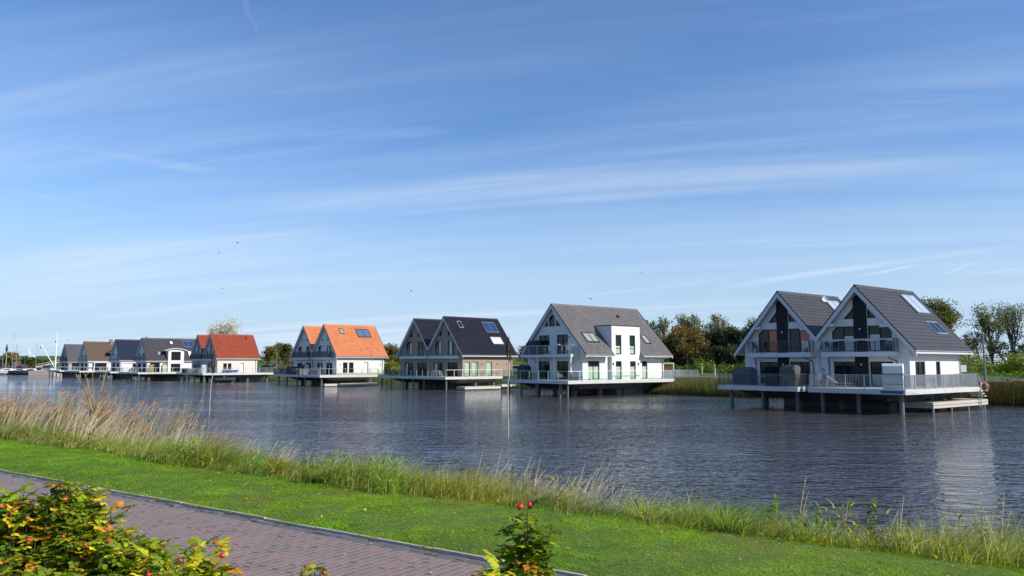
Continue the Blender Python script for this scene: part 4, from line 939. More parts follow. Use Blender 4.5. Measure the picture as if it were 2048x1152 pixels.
for u in (0, -6.27):
    m_ = MB(); m_.box(u-2.9, u+2.8, -.3, .34, 2.36, 2.66); m_.build('balcony_slab', white_trim, E)
    bars_rail(E, [(u-2.8, -.26), (u+2.7, -.26)], 2.66, .98, steel_dk, 'balcony_railing', step=.14, wid=.05)
    m_ = MB(); m_.add([(u-.5, .30, 0), (u+.6, .30, 0), (u+.6, .30, 6.2), (u, .30, 6.9), (u-.5, .30, 6.3)], [(0, 1, 2, 3, 4)]); m_.build('cladding_panel', mat('grey_cladding', (.16, .16, .17), .6), E)
m_ = MB(); slope_box(m_, 7.51, 1.23, 0, 1, .46, .62, 6.95, 7.2, .02, .2); m_.build('roof_vent', frame_dk, E)
platform(E, [[(-2.2, -3.2), (5.45, -3.2), (5.45, 10.8), (-2.2, 10.8)], [(-8.45, -3.1), (-2.4, -3.1), (-2.4, 6), (-8.45, 6)]], [(-7.8, -2.6), (-5.6, -2.6), (-3.0, -2.6), (0, -2.6), (4.9, -2.7), (-6, 1, .28), (-3, 1, .28), (1, 1, .28), (4.2, 3, .25), (4.2, 6, .25), (4.2, 10, .25)], hull=(-7.5, 4.8, -1.6, 10))
bars_rail(E, [(-8.4, -3.05), (-2.5, -3.05)], 0, .98, steel_dk, 'terrace_railing', step=.14); bars_rail(E, [(-2.1, -3.15), (5.4, -3.15), (5.4, 10.7)], 0, .98, steel, 'terrace_railing', step=.14)
beach_chair(E, 3.3, -2.3, R(170), 'cream wicker beach chair at the corner of the red roofed house terrace', wicker_wh)
covered(E, -1.4, -2.1, LOW, 2.4, 'long dark covered bench on the red roofed house terrace', 'covered_bench', 'bench'); covered(E, -6.2, -2.0, LOW, 2.6, 'dark covered lounge set at the left of the red roofed house', 'covered_lounge_set', 'garden furniture')
rb = empty('dinghy', at_house(E, 4.7, 2.3, .1), E.rotation_euler.z+R(90), 'small blue and white dinghy lying on the red roofed house terrace', 'boat')
m_ = MB()
for i in range(9):
    x = -1.5+3*i/8; w_ = .62*math.sqrt(max(.03, 1-(x/1.6)**2)); m_.v += [(x, -w_, .5), (x, -w_*.7, .1), (x, 0, .0), (x, w_*.7, .1), (x, w_, .5)]
for i in range(8):
    for j in range(4): m_.f.append((i*5+j, i*5+j+1, (i+1)*5+j+1, (i+1)*5+j))
m_.build('hull', blue_m, rb, smooth=True); m_ = MB(); m_.tube([(-1.5, -.2, .5), (-.9, -.5, .52), (0, -.62, .52), (.9, -.5, .52), (1.5, 0, .55), (.9, .5, .52), (0, .62, .52), (-.9, .5, .52), (-1.5, .2, .5)], .05, 6); m_.build('rim', plastic_wh, rb)
mbt = empty('motorboat', at_house(E, 6.9, .4, -1.5), E.rotation_euler.z+R(90), 'small dark motorboat moored under the red roofed house terrace', 'boat')
def hull_mb(L_, B_, H_, bow=1.0):
    m = MB(); n = 12
    for i in range(n+1):
        t_ = i/n; x = -L_/2+L_*t_; w_ = B_/2*(1-max(0, (t_-.45)/.55)**2.2*.98); sh = H_*(1+.25*t_*t_); m.v += [(x, -w_, sh), (x, -w_*.86, H_*.35), (x, 0, -.15*(1-t_*.6)), (x, w_*.86, H_*.35), (x, w_, sh)]
    for i in range(n):
        for j in range(4): m.f.append((i*5+j, i*5+j+1, (i+1)*5+j+1, (i+1)*5+j))
        m.f.append((i*5, i*5+4, (i+1)*5+4, (i+1)*5))
    m.f.append((0, 1, 2, 3, 4)); return m
hull_mb(4.2, 1.7, .6).build('hull', canvas_dk, mbt); m_ = MB(); m_.prism([(-.2, .62), (.9, .62), (.5, 1.0), (0, 1.0)], 'y', -.5, .5); m_.build('windscreen', pane_m, mbt)

# ================= houses F to I, far left
ff = [dict(p=[(-1.9, 2.6), (-1.1, 2.6), (-1.1, 4.0), (-1.9, 4.0)]), dict(p=[(.2, 2.6), (1.7, 2.6), (1.7, 4.0), (.2, 4.0)], m=(.5,)), dict(p=[(-2.4, .05), (-.3, .05), (-.3, 1.9), (-2.4, 1.9)], m=(.5,)), dict(p=[(.6, .05), (2.4, .05), (2.4, 1.9), (.6, 1.9)], m=(.5,))]
def far_house(key, X, Y, th, hr, he, w, L, lab, roof, wall, deck_r, deck_u, win=(), sides=(), side_p=1.0, verge=None, thick=.24, rail='bars'):
    H = pile_house(key, X, Y, th, hr, he, w, L, 6, lab, units=1, wr=w-.45, wf=.35, roof=roof, wall=wall, holes_f=ff, holes_s=list(sides), amp=.03 if roof is not thatch else .012, tw=.4, q=2, thick=thick, verge=verge, course=.45 if roof is not thatch else .2)
    m = MB(); m.box(-2.9, 2.9, -.3, .34, 2.15, 2.42); m.build('balcony_slab', white_trim, H)
    (bars_rail if rail == 'bars' else glass_railing)(H, [(-2.8, -.26), (2.8, -.26)], 2.42, .95, steel_dk if rail == 'bars' else steel, name='balcony_railing')
    platform(H, [[(-5.6, -2.5), (deck_r, -2.5), (deck_r, deck_u), (-5.6, deck_u)]], [(-5, -2, .13), (-2, -2, .13), (1.5, -2, .13), (deck_r-.5, -2.1, .13), (-3, 1, .28), (1, 1, .28), (deck_r-1, deck_u-.6, .2)], hull=(-5, deck_r-.7, -1.5, deck_u-.2))
    glass_railing(H, [(-5.5, -2.42), (deck_r-.08, -2.42), (deck_r-.08, deck_u-.1)], 0, .95, plastic_wh, 1.6, 'terrace_railing')
    return H
sf = [dict(p=[(.9, .05), (2.9, .05), (2.9, 1.95), (.9, 1.95)], m=(.5,)), dict(p=[(3.5, .05), (4.1, .05), (4.1, 1.85), (3.5, 1.85)])]
F = far_house('F', -79.15, 166.04, 46.2, 7.25, 2.42, 3.87, 11.65, 'white house with charcoal roof and arched dormer', tile_dk, white, 6.6, 8.0, sides=sf)
KF = (7.25-2.42)/3.87
# arched dormer bay
m_ = MB(); ya, yb = 4.35, 7.65
wall_face(m_, [(ya, 0), (yb, 0), (yb, 4.5), (yb-.5, 4.85), ((ya+yb)/2, 5.05), (ya+.5, 4.85), (ya, 4.5)], [[(ya+.6, 2.5), (yb-.7, 2.5), (yb-.7, 4.35), (ya+.6, 4.35)], [(ya+.6, .05), (yb-.7, .05), (yb-.7, 1.8), (ya+.6, 1.8)]], lambda a, z, d: (4.0-d, a, z))
for y in (ya, yb): m_.add([(4.0, y, 0), (3.4, y, 0), (1.9, y, 7.25-KF*1.9-.2), (1.9, y, 4.5), (4.0, y, 4.5)], [(0, 1, 2, 3, 4)])
fbay = m_.build('dormer_wall', white, F)
for z0, z1 in ((2.5, 4.35), (.05, 1.8)): window(F, [(ya+.6, z0), (yb-.7, z0), (yb-.7, z1), (ya+.6, z1)], lambda a, z, d: (4.0-d, a, z), pane_m, mull=(.33, .66), rail=.42 if z0 > 2 else None)
m_ = MB(); n = 10; pr = [((ya-.7)+(yb-ya+1.4)*i/n, 4.28+.85*math.sin(PI*(.12+.76*i/n))) for i in range(n+1)]; pr += [(a, b-.16) for a, b in pr[::-1]]
m_.prism(pr, 'x', 1.5, 4.35); m_.build('dormer_roof', gutter_m, fbay)
roof_light(F, 'skylight', 7.25, KF, 0, .44, 1.05, 5.7, 6.35, 1, frame_dk, plastic_wh, .1, .06); roof_light(F, 'skylight', 7.25, KF, 0, 2.3, 2.95, 2.6, 3.2, 1, frame_dk, pane_b, .1, .06)
roof_light(F, 'solar_panel', 7.25, KF, 0, .42, 1.48, 8.55, 10.7, 2, alu, solar_m, .12, .05); roof_light(F, 'skylight', 7.25, KF, 0, 2.25, 3.1, 9.1, 9.7, 1, plastic_wh, plastic_wh, .1, .06)
beach_chair(F, 4.9, .6, R(150), 'brown wicker beach chair on the terrace of the arched dormer house', wicker); covered(F, 5.3, 3.1, KORB, .9, 'beige covered beach chair right of the brown wicker one', mt=mat('beige_cover', (.5, .44, .34), .85))
G = far_house('G', -92.72, 181.83, 46.1, 7.43, 2.59, 3.86, 10, 'white house with dark navy roof and thin black flue', tile_navy, white, 5.8, 3.8, sides=[dict(p=[(3.0, .05), (5.6, .05), (5.6, 1.8), (3.0, 1.8)], m=(.33, .66))], rail='glass')
m_ = MB(); m_.tube([(1.2, 6.5, 5.6), (1.2, 6.5, 8.2)], .14, 8); m_.build('flue', frame_dk, G)
m_ = MB()
for a, b in (((3.6, .4, 0), (3.6, .4, 2.2)), ((5.2, .2, 0), (5.2, .2, 2.2)), ((3.6, 6, 0), (3.6, 6, 2.2))): m_.bar(a, b, .22)
m_.bar((3.5, .4, 2.1), (3.5, 6, 2.1), .25); m_.build('pergola', white_trim, G)
m_ = MB(); m_.prism([(5.6, 3.9), (6.6, 3.9), (6.6, 4.4), (6.1, 4.7)], 'x', 2.0, 4.0); m_.build('dormer_roof', white_trim, G)
covered(G, 5.0, 2.8, LOW, 2.4, 'dark covered lounge set on the navy roofed house terrace', 'covered_lounge_set', 'garden furniture')
Hh = far_house('H', -109.5, 199.0, 44.1, 7.42, 2.5, 3.95, 10.5, 'white house with brown thatched roof and brick chimney', thatch, white, 6.0, 4.0, sides=[dict(p=[(1.2, .05), (4.6, .05), (4.6, 1.9), (1.2, 1.9)], m=(.33, .66))], verge=tile_dk, thick=.4, rail='glass')
KH = (7.42-2.5)/3.95
m_ = MB(); m_.box(-.1, .55, 6.2, 6.9, 6.6, 8.1); m_.build('chimney', brick_red, Hh); m_ = MB(); m_.box(-.15, .6, 6.15, 6.95, 8.1, 8.22); m_.build('chimney_cap', conc, Hh)
m_ = MB(); m_.box(1.8, 3.9, 5.6, 6.5, 2.3, 4.7); m_.build('dormer_wall', white, Hh); m_ = MB(); m_.prism([(4.6, 4.55), (7.4, 4.3), (7.4, 4.55), (5.8, 5.3)], 'x', 1.3, 4.2); m_.build('dormer_roof', thatch, Hh)
m_ = MB(); m_.bar((5.6, 1.0, 2.15), (5.6, 5.8, 2.15), .22)
for y in (1.0, 5.8): m_.bar((5.6, y, 0), (5.6, y, 2.15), .2)
m_.build('pergola', white_trim, Hh)
I = far_house('I', -125.2, 217.8, 45.5, 7.2, 2.35, 4.1, 10, 'grey house with slate roof, leftmost of the row', tile_slate, mat('grey_render', (.30, .31, .33), .85), 6.2, 3.0, sides=[dict(p=[(1.2, .05), (3.6, .05), (3.6, 1.9), (1.2, 1.9)], m=(.5,))])
m_ = MB(); slope_box(m_, 7.2, 1.18, 0, 1, 1.0, 1.5, 4.6, 5.4, .02, .14); m_.build('skylight', plastic_wh, I); m_ = MB(); slope_box(m_, 7.2, 1.18, 0, 1, 3.0, 3.6, 4.9, 5.5, .02, .14); m_.build('skylight', alu, I)
#@@P4
# ------------------------------------------------------------------ vegetation
def blades(name, roots, h, w, lean, curve, cols, mt, seg=3, parent=None, kind='stuff', tipw=.12):
    """curved grass blades; roots (N,3), h,w,curve (N,), lean (N,2) horizontal direction of bend"""
    n = len(roots); az = RS.rand(n)*2*PI; side = np.stack([np.cos(az), np.sin(az), np.zeros(n)], 1)
    V = np.zeros((n, seg+1, 2, 3)); C_ = np.zeros((n, seg+1, 2, 3))
    for i in range(seg+1):
        t = i/seg; wd = w*(1-(1-tipw)*t**1.4)
        c = roots.copy(); c[:, 2] += h*t*(1-.35*np.abs(curve)*t); c[:, :2] += lean*(h*t*t*curve)[:, None]+lean*(h*t*.12)[:, None]
        V[:, i, 0] = c-side*wd[:, None]/2; V[:, i, 1] = c+side*wd[:, None]/2
        C_[:, i, 0] = cols; C_[:, i, 1] = cols
    b = (np.arange(n)*(seg+1)*2)[:, None, None]
    q = np.array([[2*i, 2*i+1, 2*i+3, 2*i+2] for i in range(seg)])[None]
    o = np_mesh(name, V.reshape(-1, 3), (b+q).reshape(-1, 4), mt, parent, C_.reshape(-1, 3))
    if kind: o['kind'] = kind
    return o
g_lawn = leafmat('lawn_blade', (.300, .430, .030), .55, .5, .18, .8, .35)
g_tall = leafmat('tall_grass_blade', (.300, .375, .058), .52, .5, .22, .7, .3)
g_dry = leafmat('dry_grass_stalk', (.66, .56, .38), .25, .7, .15, 1.5, .2, (1, 1, .9))
g_reed = leafmat('reed_leaf', (.36, .31, .13), .35, .6, .3, .6, .2, (1.1, 1.1, .8))
def tn(t, n, z): return np.stack([T.x*t+NN.x*n, T.y*t+NN.y*n, z], 1)
zb = np.vectorize(bank_z)
ev = lambda t: 9.35+.22*np.sin(t*.35+.6)+.12*np.sin(t*1.1)+.07*np.sin(t*2.7+1)+.05*np.sin(t*5.3)
def vnoise(x, y, s, seed):
    r = np.random.RandomState(seed).rand(64, 64); u = (x/s) % 64; v = (y/s) % 64; i = u.astype(int); j = v.astype(int); fu = u-i; fv = v-j
    fu = fu*fu*(3-2*fu); fv = fv*fv*(3-2*fv); i1 = (i+1) % 64; j1 = (j+1) % 64
    return (r[i, j]*(1-fu)+r[i1, j]*fu)*(1-fv)+(r[i, j1]*(1-fu)+r[i1, j1]*fu)*fv

# mown lawn: density falls with distance
def lawn():
    N_ = 300000; t = -3.5+(RS.rand(N_)**1.45)*42; n = KERB+.03+RS.rand(N_)*(ev(t)+.25-KERB)
    z = np.interp(n, [KERB+.06, 7.5, 9.55], [1.34, 1.42, 1.42])
    pn = vnoise(t+50, n+50, .55, 1); p2 = vnoise(t+50, n+50, .16, 2); p3 = vnoise(t+50, n+50, 1.7, 3); p4 = vnoise(t+50, n+50, .42, 17)
    h = .022+.036*pn*p4+.02*RS.rand(N_)+np.where(n < KERB+.3, .035, 0)*RS.rand(N_)*pn*2
    h *= 1+t.clip(0, 40)*.012
    w = (.006+.004*RS.rand(N_))*(1+t.clip(0, 40)*.05)
    a = RS.rand(N_)*2*PI; lean = np.stack([np.cos(a), np.sin(a)], 1)
    c = np.ones((N_, 3))*(.88+.32*RS.rand(N_))[:, None]; yel = (RS.rand(N_) < .03+.07*np.clip(p3-.5, 0, 1)*2)
    c *= (.82+.36*p2)[:, None]; c[:, 0] *= .78+.32*p3; c *= (.86+.32*p4)[:, None]; bare = (p4 < .16) & (p3 > .5); c[bare] *= np.array([1.5, .8, 1.2]); c[yel] *= np.array([1.7, 1.15, 1.3]); c = np.where((RS.rand(N_) < .02)[:, None], np.array([[2.0, 1.6, 2.0]]), c)
    return blades('lawn_grass', tn(t, n, z-.01), h, w, lean, 1.0+1.2*RS.rand(N_), c, g_lawn, 2)
lawn()
# creeping tufts spilling over the edging
def spill():
    N_ = 5000; t = -2+RS.rand(N_)*32; n = KERB-.02+.09*RS.rand(N_); k = vnoise(t+9, n*0+3, .35, 5); ok = k > .52; t = t[ok]; n = n[ok]; m = len(t)
    return blades('edge_tufts', tn(t, n, np.full(m, 1.40)), .03+.05*RS.rand(m), .007+.003*RS.rand(m), np.tile([[-NN.x, -NN.y]], (m, 1)), .6+RS.rand(m), np.ones((m, 3))*(.6+.4*RS.rand(m))[:, None], g_lawn, 2)
spill()
def fallen():
    m = 420; t = -2+RS.rand(m)*26; n = KERB-2.6+RS.rand(m)**.6*5.2; z = np.where(n < KERB, 1.404, 1.455); c = np.array([[.55, .33, .10]])*(.5+.8*RS.rand(m))[:, None]*np.array([[1, 1, 1]]); a = RS.rand(m)*2*PI
    P0 = tn(t, n, z); s_ = .012+.016*RS.rand(m); u = np.stack([np.cos(a), np.sin(a), .3*RS.randn(m)], 1)*s_[:, None]; v = np.stack([-np.sin(a), np.cos(a), .3*RS.randn(m)], 1)*(s_*.55)[:, None]
    V = np.stack([P0-u, P0+v, P0+u, P0-v], 1).reshape(-1, 3); V[:, 2] += .006
    o = np_mesh('fallen_leaves', V, np.arange(4*m).reshape(-1, 4), leafmat('fallen_leaf', (1, 1, 1), .1, .8, .1), None, np.repeat(c, 4, axis=0)); o['kind'] = 'stuff'
fallen()
# tall bank grass
def tall():
    NT_ = 10500; t = -3.5+(RS.rand(NT_)**1.25)*46; e = ev(t); n = e+.02+RS.rand(NT_)**.9*(12.35-e)
    hmod = vnoise(t+30, n+30, 1.1, 8); h2 = vnoise(t+11, n*.6+5, .6, 31); h0 = .16+.50*hmod**1.3+.42*np.clip(h2-.45, 0, 1)*1.6+.14*np.sin(t*.8+1)+.26*np.clip((n-e)/1.2, 0, 1)+.18*np.clip((n-11)/1.3, 0, 1)+.28*np.exp(-((t-.9)/.7)**2)+.15*np.clip((t-14)/8, 0, 1)
    h0 = np.clip(h0, .18, 1.15)*(1-.25*((t > 1.8) & (t < 6)))*np.where((n-e) < .25, .6, 1)
    per = 14; tt = np.repeat(t, per)+RS.randn(NT_*per)*.055; nn = np.repeat(n, per)+RS.randn(NT_*per)*.055; hh = np.repeat(h0, per)*(.55+.6*RS.rand(NT_*per))
    ee = ev(tt); nn = np.maximum(nn, ee-.05+.05*RS.rand(len(nn)))
    m = len(tt); z = zb(nn)
    a = RS.rand(m)*2*PI; base = np.array([1.0, .35])       # wind bends the grass to the right
    lean = np.stack([np.cos(a), np.sin(a)], 1)*.75+base*.65
    tv = np.repeat(.62+.75*RS.rand(NT_), per); c = np.ones((m, 3))*(tv*(.65+.6*RS.rand(m)))[:, None]
    pn = vnoise(tt+70, nn+70, .8, 9); fresh = vnoise(tt+20, nn+20, 2.3, 12)
    yel = np.clip(pn*1.8-.5, 0, 1)[:, None]*RS.rand(m)[:, None]; c = c*(1-yel)+c*yel*np.array([[1.95, 1.35, 1.6]])
    dry = RS.rand(m) < .15+.16*np.clip(fresh-.5, 0, 1)+.30*np.clip((tt-14)/10, 0, 1); c[dry] = np.array([2.6, 1.75, 5.5])*(.7+.4*RS.rand(dry.sum()))[:, None]
    dk = np.clip(fresh*1.6-.7, 0, 1)[:, None]; c *= (1-.35*dk)
    w = (.006+.006*RS.rand(m))*(1+tt.clip(0, 40)*.03)
    return blades('bank_grass', tn(tt, nn, z-.02), hh, w, lean, .35+1.1*RS.rand(m), c, g_tall, 4)
tall()
def tussocks():
    rr = np.random.RandomState(77); K = 150; ct = -2.5+rr.rand(K)**1.25*36; cn = ev(ct)+.35+rr.rand(K)*2.2; big = rr.rand(K); H = .38+.50*big**1.5; Rr = .10+.16*big; tone = rr.rand(K)
    per = 230; k = np.repeat(np.arange(K), per); m = len(k); a = rr.rand(m)*2*PI; r_ = np.sqrt(rr.rand(m)); t = ct[k]+r_*Rr[k]*np.cos(a); n = np.maximum(cn[k]+r_*Rr[k]*np.sin(a), ev(ct[k])+.02); z = zb(n)
    out = (T.x*np.cos(a)+NN.x*np.sin(a), T.y*np.cos(a)+NN.y*np.sin(a)); lean = np.stack(out, 1)*(.25+.9*r_)[:, None]+np.array([[.55, .2]])+rr.randn(m, 2)*.15
    c = np.stack([.55+.75*tone, .75+.45*tone, .7+.7*tone], 1)[k]*(.6+.7*rr.rand(m))[:, None]; dead = rr.rand(m) < (.12+.35*(tone[k] > .7)); c[dead] = np.array([2.0, 1.5, 4.2])*(.7+.5*rr.rand(dead.sum()))[:, None]
    blades('grass_tussocks', tn(t, n, z-.02), H[k]*(.55+.55*rr.rand(m)), (.008+.007*rr.rand(m))*(1+t.clip(0, 40)*.02), lean, .5+.9*rr.rand(m), c, g_tall, 5)
tussocks()
# broad-leaved weeds among the grass
def weeds():
    m = 15000; G_ = 260; ct = -3+RS.rand(G_)**1.2*34; cn = ev(ct)+.1+RS.rand(G_)*2.4; gh = .15+.45*RS.rand(G_); k = RS.randint(0, G_, m); t = ct[k]+RS.randn(m)*.17; n = np.maximum(cn[k]+RS.randn(m)*.15, ev(t)); z = zb(n)+RS.rand(m)*gh[k]
    gc = np.stack([.35+.75*RS.rand(G_), .5+.6*RS.rand(G_), .45+.35*RS.rand(G_)], 1); gc[::17] *= np.array([1.5, .75, .9]); c = gc[k]*(.75+.75*RS.rand(m))[:, None]; a = RS.rand(m)*2*PI
    return blades('bank_weeds', tn(t, n, z), .05+.09*RS.rand(m), .014+.022*RS.rand(m), np.stack([np.cos(a), np.sin(a)], 1), .6+.8*RS.rand(m), c, g_tall, 3, tipw=.2)
weeds()
# pale dry stalks leaning to the right out of the bank grass
def dry_stalks():
    spots = [(t_, 10.9+.9*random.random(), k) for t_, k in ((3.1, 8), (4.6, 8), (5.2, 16), (5.9, 34), (6.5, 40), (7.1, 90), (7.6, 110), (8.1, 80), (8.6, 40), (9.6, 24), (11.0, 46), (11.4, 40), (12.8, 28), (13.6, 24), (14.6, 70), (15.2, 90), (16.0, 70), (17.0, 50), (17.8, 50), (18.5, 60), (19.6, 75), (20.6, 90), (21.6, 110), (22.6, 120), (23.6, 140), (24.8, 150), (26, 150), (2.0, 6), (.8, 10), (1.4, 6), (-.4, 5))]
    t = []; n = []
    for a, b, k in spots: t += list(a+np.random.RandomState(int(a*10)+99).randn(k)*(.22 if a < 17 else .5)); n += list(b+.15*np.random.RandomState(int(a*10)+5).randn(k)*(1 if a < 17 else 2.4))
    t = np.array(t); n = np.array(n); m = len(t); z = zb(n)
    h = .80+.65*RS.rand(m)+np.where(t > 17, .15, 0); lean = np.tile([[.90, .35]], (m, 1))+RS.randn(m, 2)*.25
    c = np.ones((m, 3))*(.75+.5*RS.rand(m))[:, None]
    blades('dry_stalks', tn(t, n, z), h, np.full(m, .0115)*(1+t.clip(0, 30)*.04), lean, .08+.42*RS.rand(m), c, g_dry, 5, tipw=.35)
    # seed heads: little drooping side hairs near the tips
    k = RS.randint(0, m, m*5); tip = .78+.2*RS.rand(len(k)); r_ = tn(t[k], n[k], z[k]+h[k]*tip*(1-.2)); r_[:, :2] += lean[k]*(h[k]*tip*(.12+.25*tip))[:, None]+RS.randn(len(k), 2)*.02
    blades('seed_heads', r_, .05+.05*RS.rand(len(k)), np.full(len(k), .005), RS.randn(len(k), 2), np.ones(len(k)), np.ones((len(k), 3))*1.1, g_dry, 2)
dry_stalks()
# reeds at the left: leaves, culms and feathery plumes
def reeds(name, pts, hr_, nl, mt, cplume, wmul=1., plume=True, leafc=(1, 1, 1), tall_=(1.5, .7)):
    pts = np.array(pts); m = len(pts); H_ = tall_[0]+tall_[1]*RS.rand(m); wind = np.array([[.85, .3]])
    cul = np.ones((m, 3))*(.8+.4*RS.rand(m))[:, None]*np.array([[2.0, 1.9, 2.6]])
    lean = wind+RS.randn(m, 2)*.3
    blades(name+'_culms', pts, H_, np.full(m, .012*wmul), lean, .08+.16*RS.rand(m), cul, mt, 4, tipw=.5)
    k = np.repeat(np.arange(m), nl); q_ = len(k); tt = .25+.68*RS.rand(q_); r_ = pts[k].copy(); r_[:, 2] += H_[k]*tt*.96; r_[:, :2] += lean[k]*(H_[k]*tt*tt*.16)[:, None]
    a = RS.rand(q_)*2*PI; ln = np.stack([np.cos(a), np.sin(a)], 1)*.55+wind*.75
    c = np.ones((q_, 3))*(.55+.75*RS.rand(q_))[:, None]*np.array([leafc]); g_ = RS.rand(q_) < .35; c[g_] *= np.array([.65, .95, .6]); br_ = RS.rand(q_) < .25; c[br_] *= np.array([1.6, 1.4, 1.6])
    blades(name+'_leaves', r_, .30+.28*RS.rand(q_), (.014+.012*RS.rand(q_))*wmul, ln, .9+.8*RS.rand(q_), c, mt, 4)
    if plume:
        k = np.repeat(np.arange(m), 26); q_ = len(k); tt = RS.rand(q_)*.26; r_ = pts[k].copy(); top = H_[k]*.97; r_[:, 2] += top+tt-.12; r_[:, :2] += lean[k]*(H_[k]*.17)[:, None]+wind*(tt*.45)[:, None]
        c = np.ones((q_, 3))*(.6+.7*RS.rand(q_))[:, None]*np.array([cplume]); ln = wind+RS.randn(q_, 2)*.5
        blades(name+'_plumes', r_, .07+.08*RS.rand(q_), np.full(q_, .008*wmul), ln, 1+RS.rand(q_), c, mt, 2)
pt = []
for _ in range(1500):
    t = 18.6+random.random()**1.15*24; n = 11.2+random.random()*1.7
    if t < 23 and random.random() < .6: continue
    p = W2(t, n, bank_z(n)-.05); pt.append(tuple(p))
reeds('reed', pt, 2, 9, g_reed, (2.3, 1.6, 1.9), 1.15, tall_=(1.4, 1.05))
# far bank reeds and bushes
g_farreed = leafmat('far_reed_leaf', (.20, .185, .070), .3, .7, .35, .35, .2, (1.1, 1.1, .7))
def far_reeds(s0, s1, N_, n0, n1, hh, cmul, name='shore_reeds'):
    s = s0+(s1-s0)*RS.rand(N_); n = n0+(n1-n0)*RS.rand(N_)
    P = np.array([tuple(far_pt(a, b, zfar(b)-.1)) for a, b in zip(s, n)]); hm = vnoise(P[:, 0]+200, P[:, 1]+200, 3.0, 21)
    c = np.ones((N_, 3))*(.55+.6*RS.rand(N_))[:, None]*np.array([cmul]); gr = vnoise(P[:, 0]+200, P[:, 1]+200, 5.0, 22) > .55; c[gr] *= np.array([.7, .95, .6]); lt = RS.rand(N_) < .12; c[lt] *= 1.7
    a = RS.rand(N_)*2*PI
    blades(name, P, np.maximum(.3, (2.05-P[:, 2])*(.55+.45*hm))*(.6+.5*RS.rand(N_)), .035+.03*RS.rand(N_), np.stack([np.cos(a), np.sin(a)], 1)*.5+np.array([[.3, .1]]), .2+.6*RS.rand(N_), c, g_farreed, 3)
far_reeds(1.2, 2.6, 16000, -.6, 5.0, 1.2, (.62, .50, .45), 'shore_brambles')
far_reeds(2.6, 6.3, 28000, -.6, 4.4, 1.25, (1, 1, 1))
far_reeds(6.3, 13, 9000, -.5, 3.6, 1.1, (.8, .9, .8), 'distant_shore_reeds')

def leaf_cloud(centers, radii, per, size, cb, cvar=.35, flat=1.0, shell=.5, extra=None):
    """leaf-sized quads through clumps: returns verts, faces, cols"""
    V = []; Cc = []
    for (c, r) in zip(centers, radii):
        n = max(4, int(per*r*r)); d = RS.randn(n, 3); d /= np.linalg.norm(d, axis=1)[:, None]; rad = r*(shell+(1-shell)*RS.rand(n))**1.0
        p = np.array(c)+d*rad[:, None]*np.array([1, 1, flat]); p += RS.randn(n, 3)*r*.08
        nrm = d+RS.randn(n, 3)*.7; nrm /= np.linalg.norm(nrm, axis=1)[:, None]
        u = np.cross(nrm, RS.randn(n, 3)); u /= np.linalg.norm(u, axis=1)[:, None]+1e-9; v = np.cross(nrm, u)
        s = size*(.6+.8*RS.rand(n))[:, None]; q = np.stack([p-u*s*.5, p+v*s*.32, p+u*s*.5, p-v*s*.32], 1)
        cc = np.ones((n, 3))*(1-cvar+2*cvar*RS.rand(n))[:, None]*(.85+.3*random.random()); V.append(q); Cc.append(np.repeat(cc*np.array(cb), 4, axis=0).reshape(n, 4, 3))
    V = np.concatenate(V).reshape(-1, 3); Cc = np.concatenate(Cc).reshape(-1, 3); F_ = np.arange(len(V)).reshape(-1, 4)
    return V, F_, Cc
g_tree = leafmat('tree_leaf', (.14, .145, .052), .30, .6, .3, .25, .25)
def grow(p, d, L_, r_, depth, limbs, tips, spread=.5, up=.15, n=3):
    pts = [p.copy()]; rr = [r_]; q = p.copy(); dd = d.copy()
    for i in range(3):
        dd = (dd+Vector((random.uniform(-.14, .14), random.uniform(-.14, .14), up*.4))).normalized(); q = q+dd*L_/3; pts.append(q.copy()); rr.append(r_*(1-.42*(i+1)/3))
    limbs.append((pts, rr))
    if depth == 0: tips.append(q.copy()); return
    if depth <= 2: tips.append(pts[2].copy())
    for i in range(n):
        a = Vector((random.uniform(-1, 1), random.uniform(-1, 1), random.uniform(-.25, .7)))
        grow(q if i else pts[2], (dd*(1-spread)+a.normalized()*spread+Vector((0, 0, up))).normalized(), L_*random.uniform(.62, .85), r_*.56, depth-1, limbs, tips, spread, up, n)
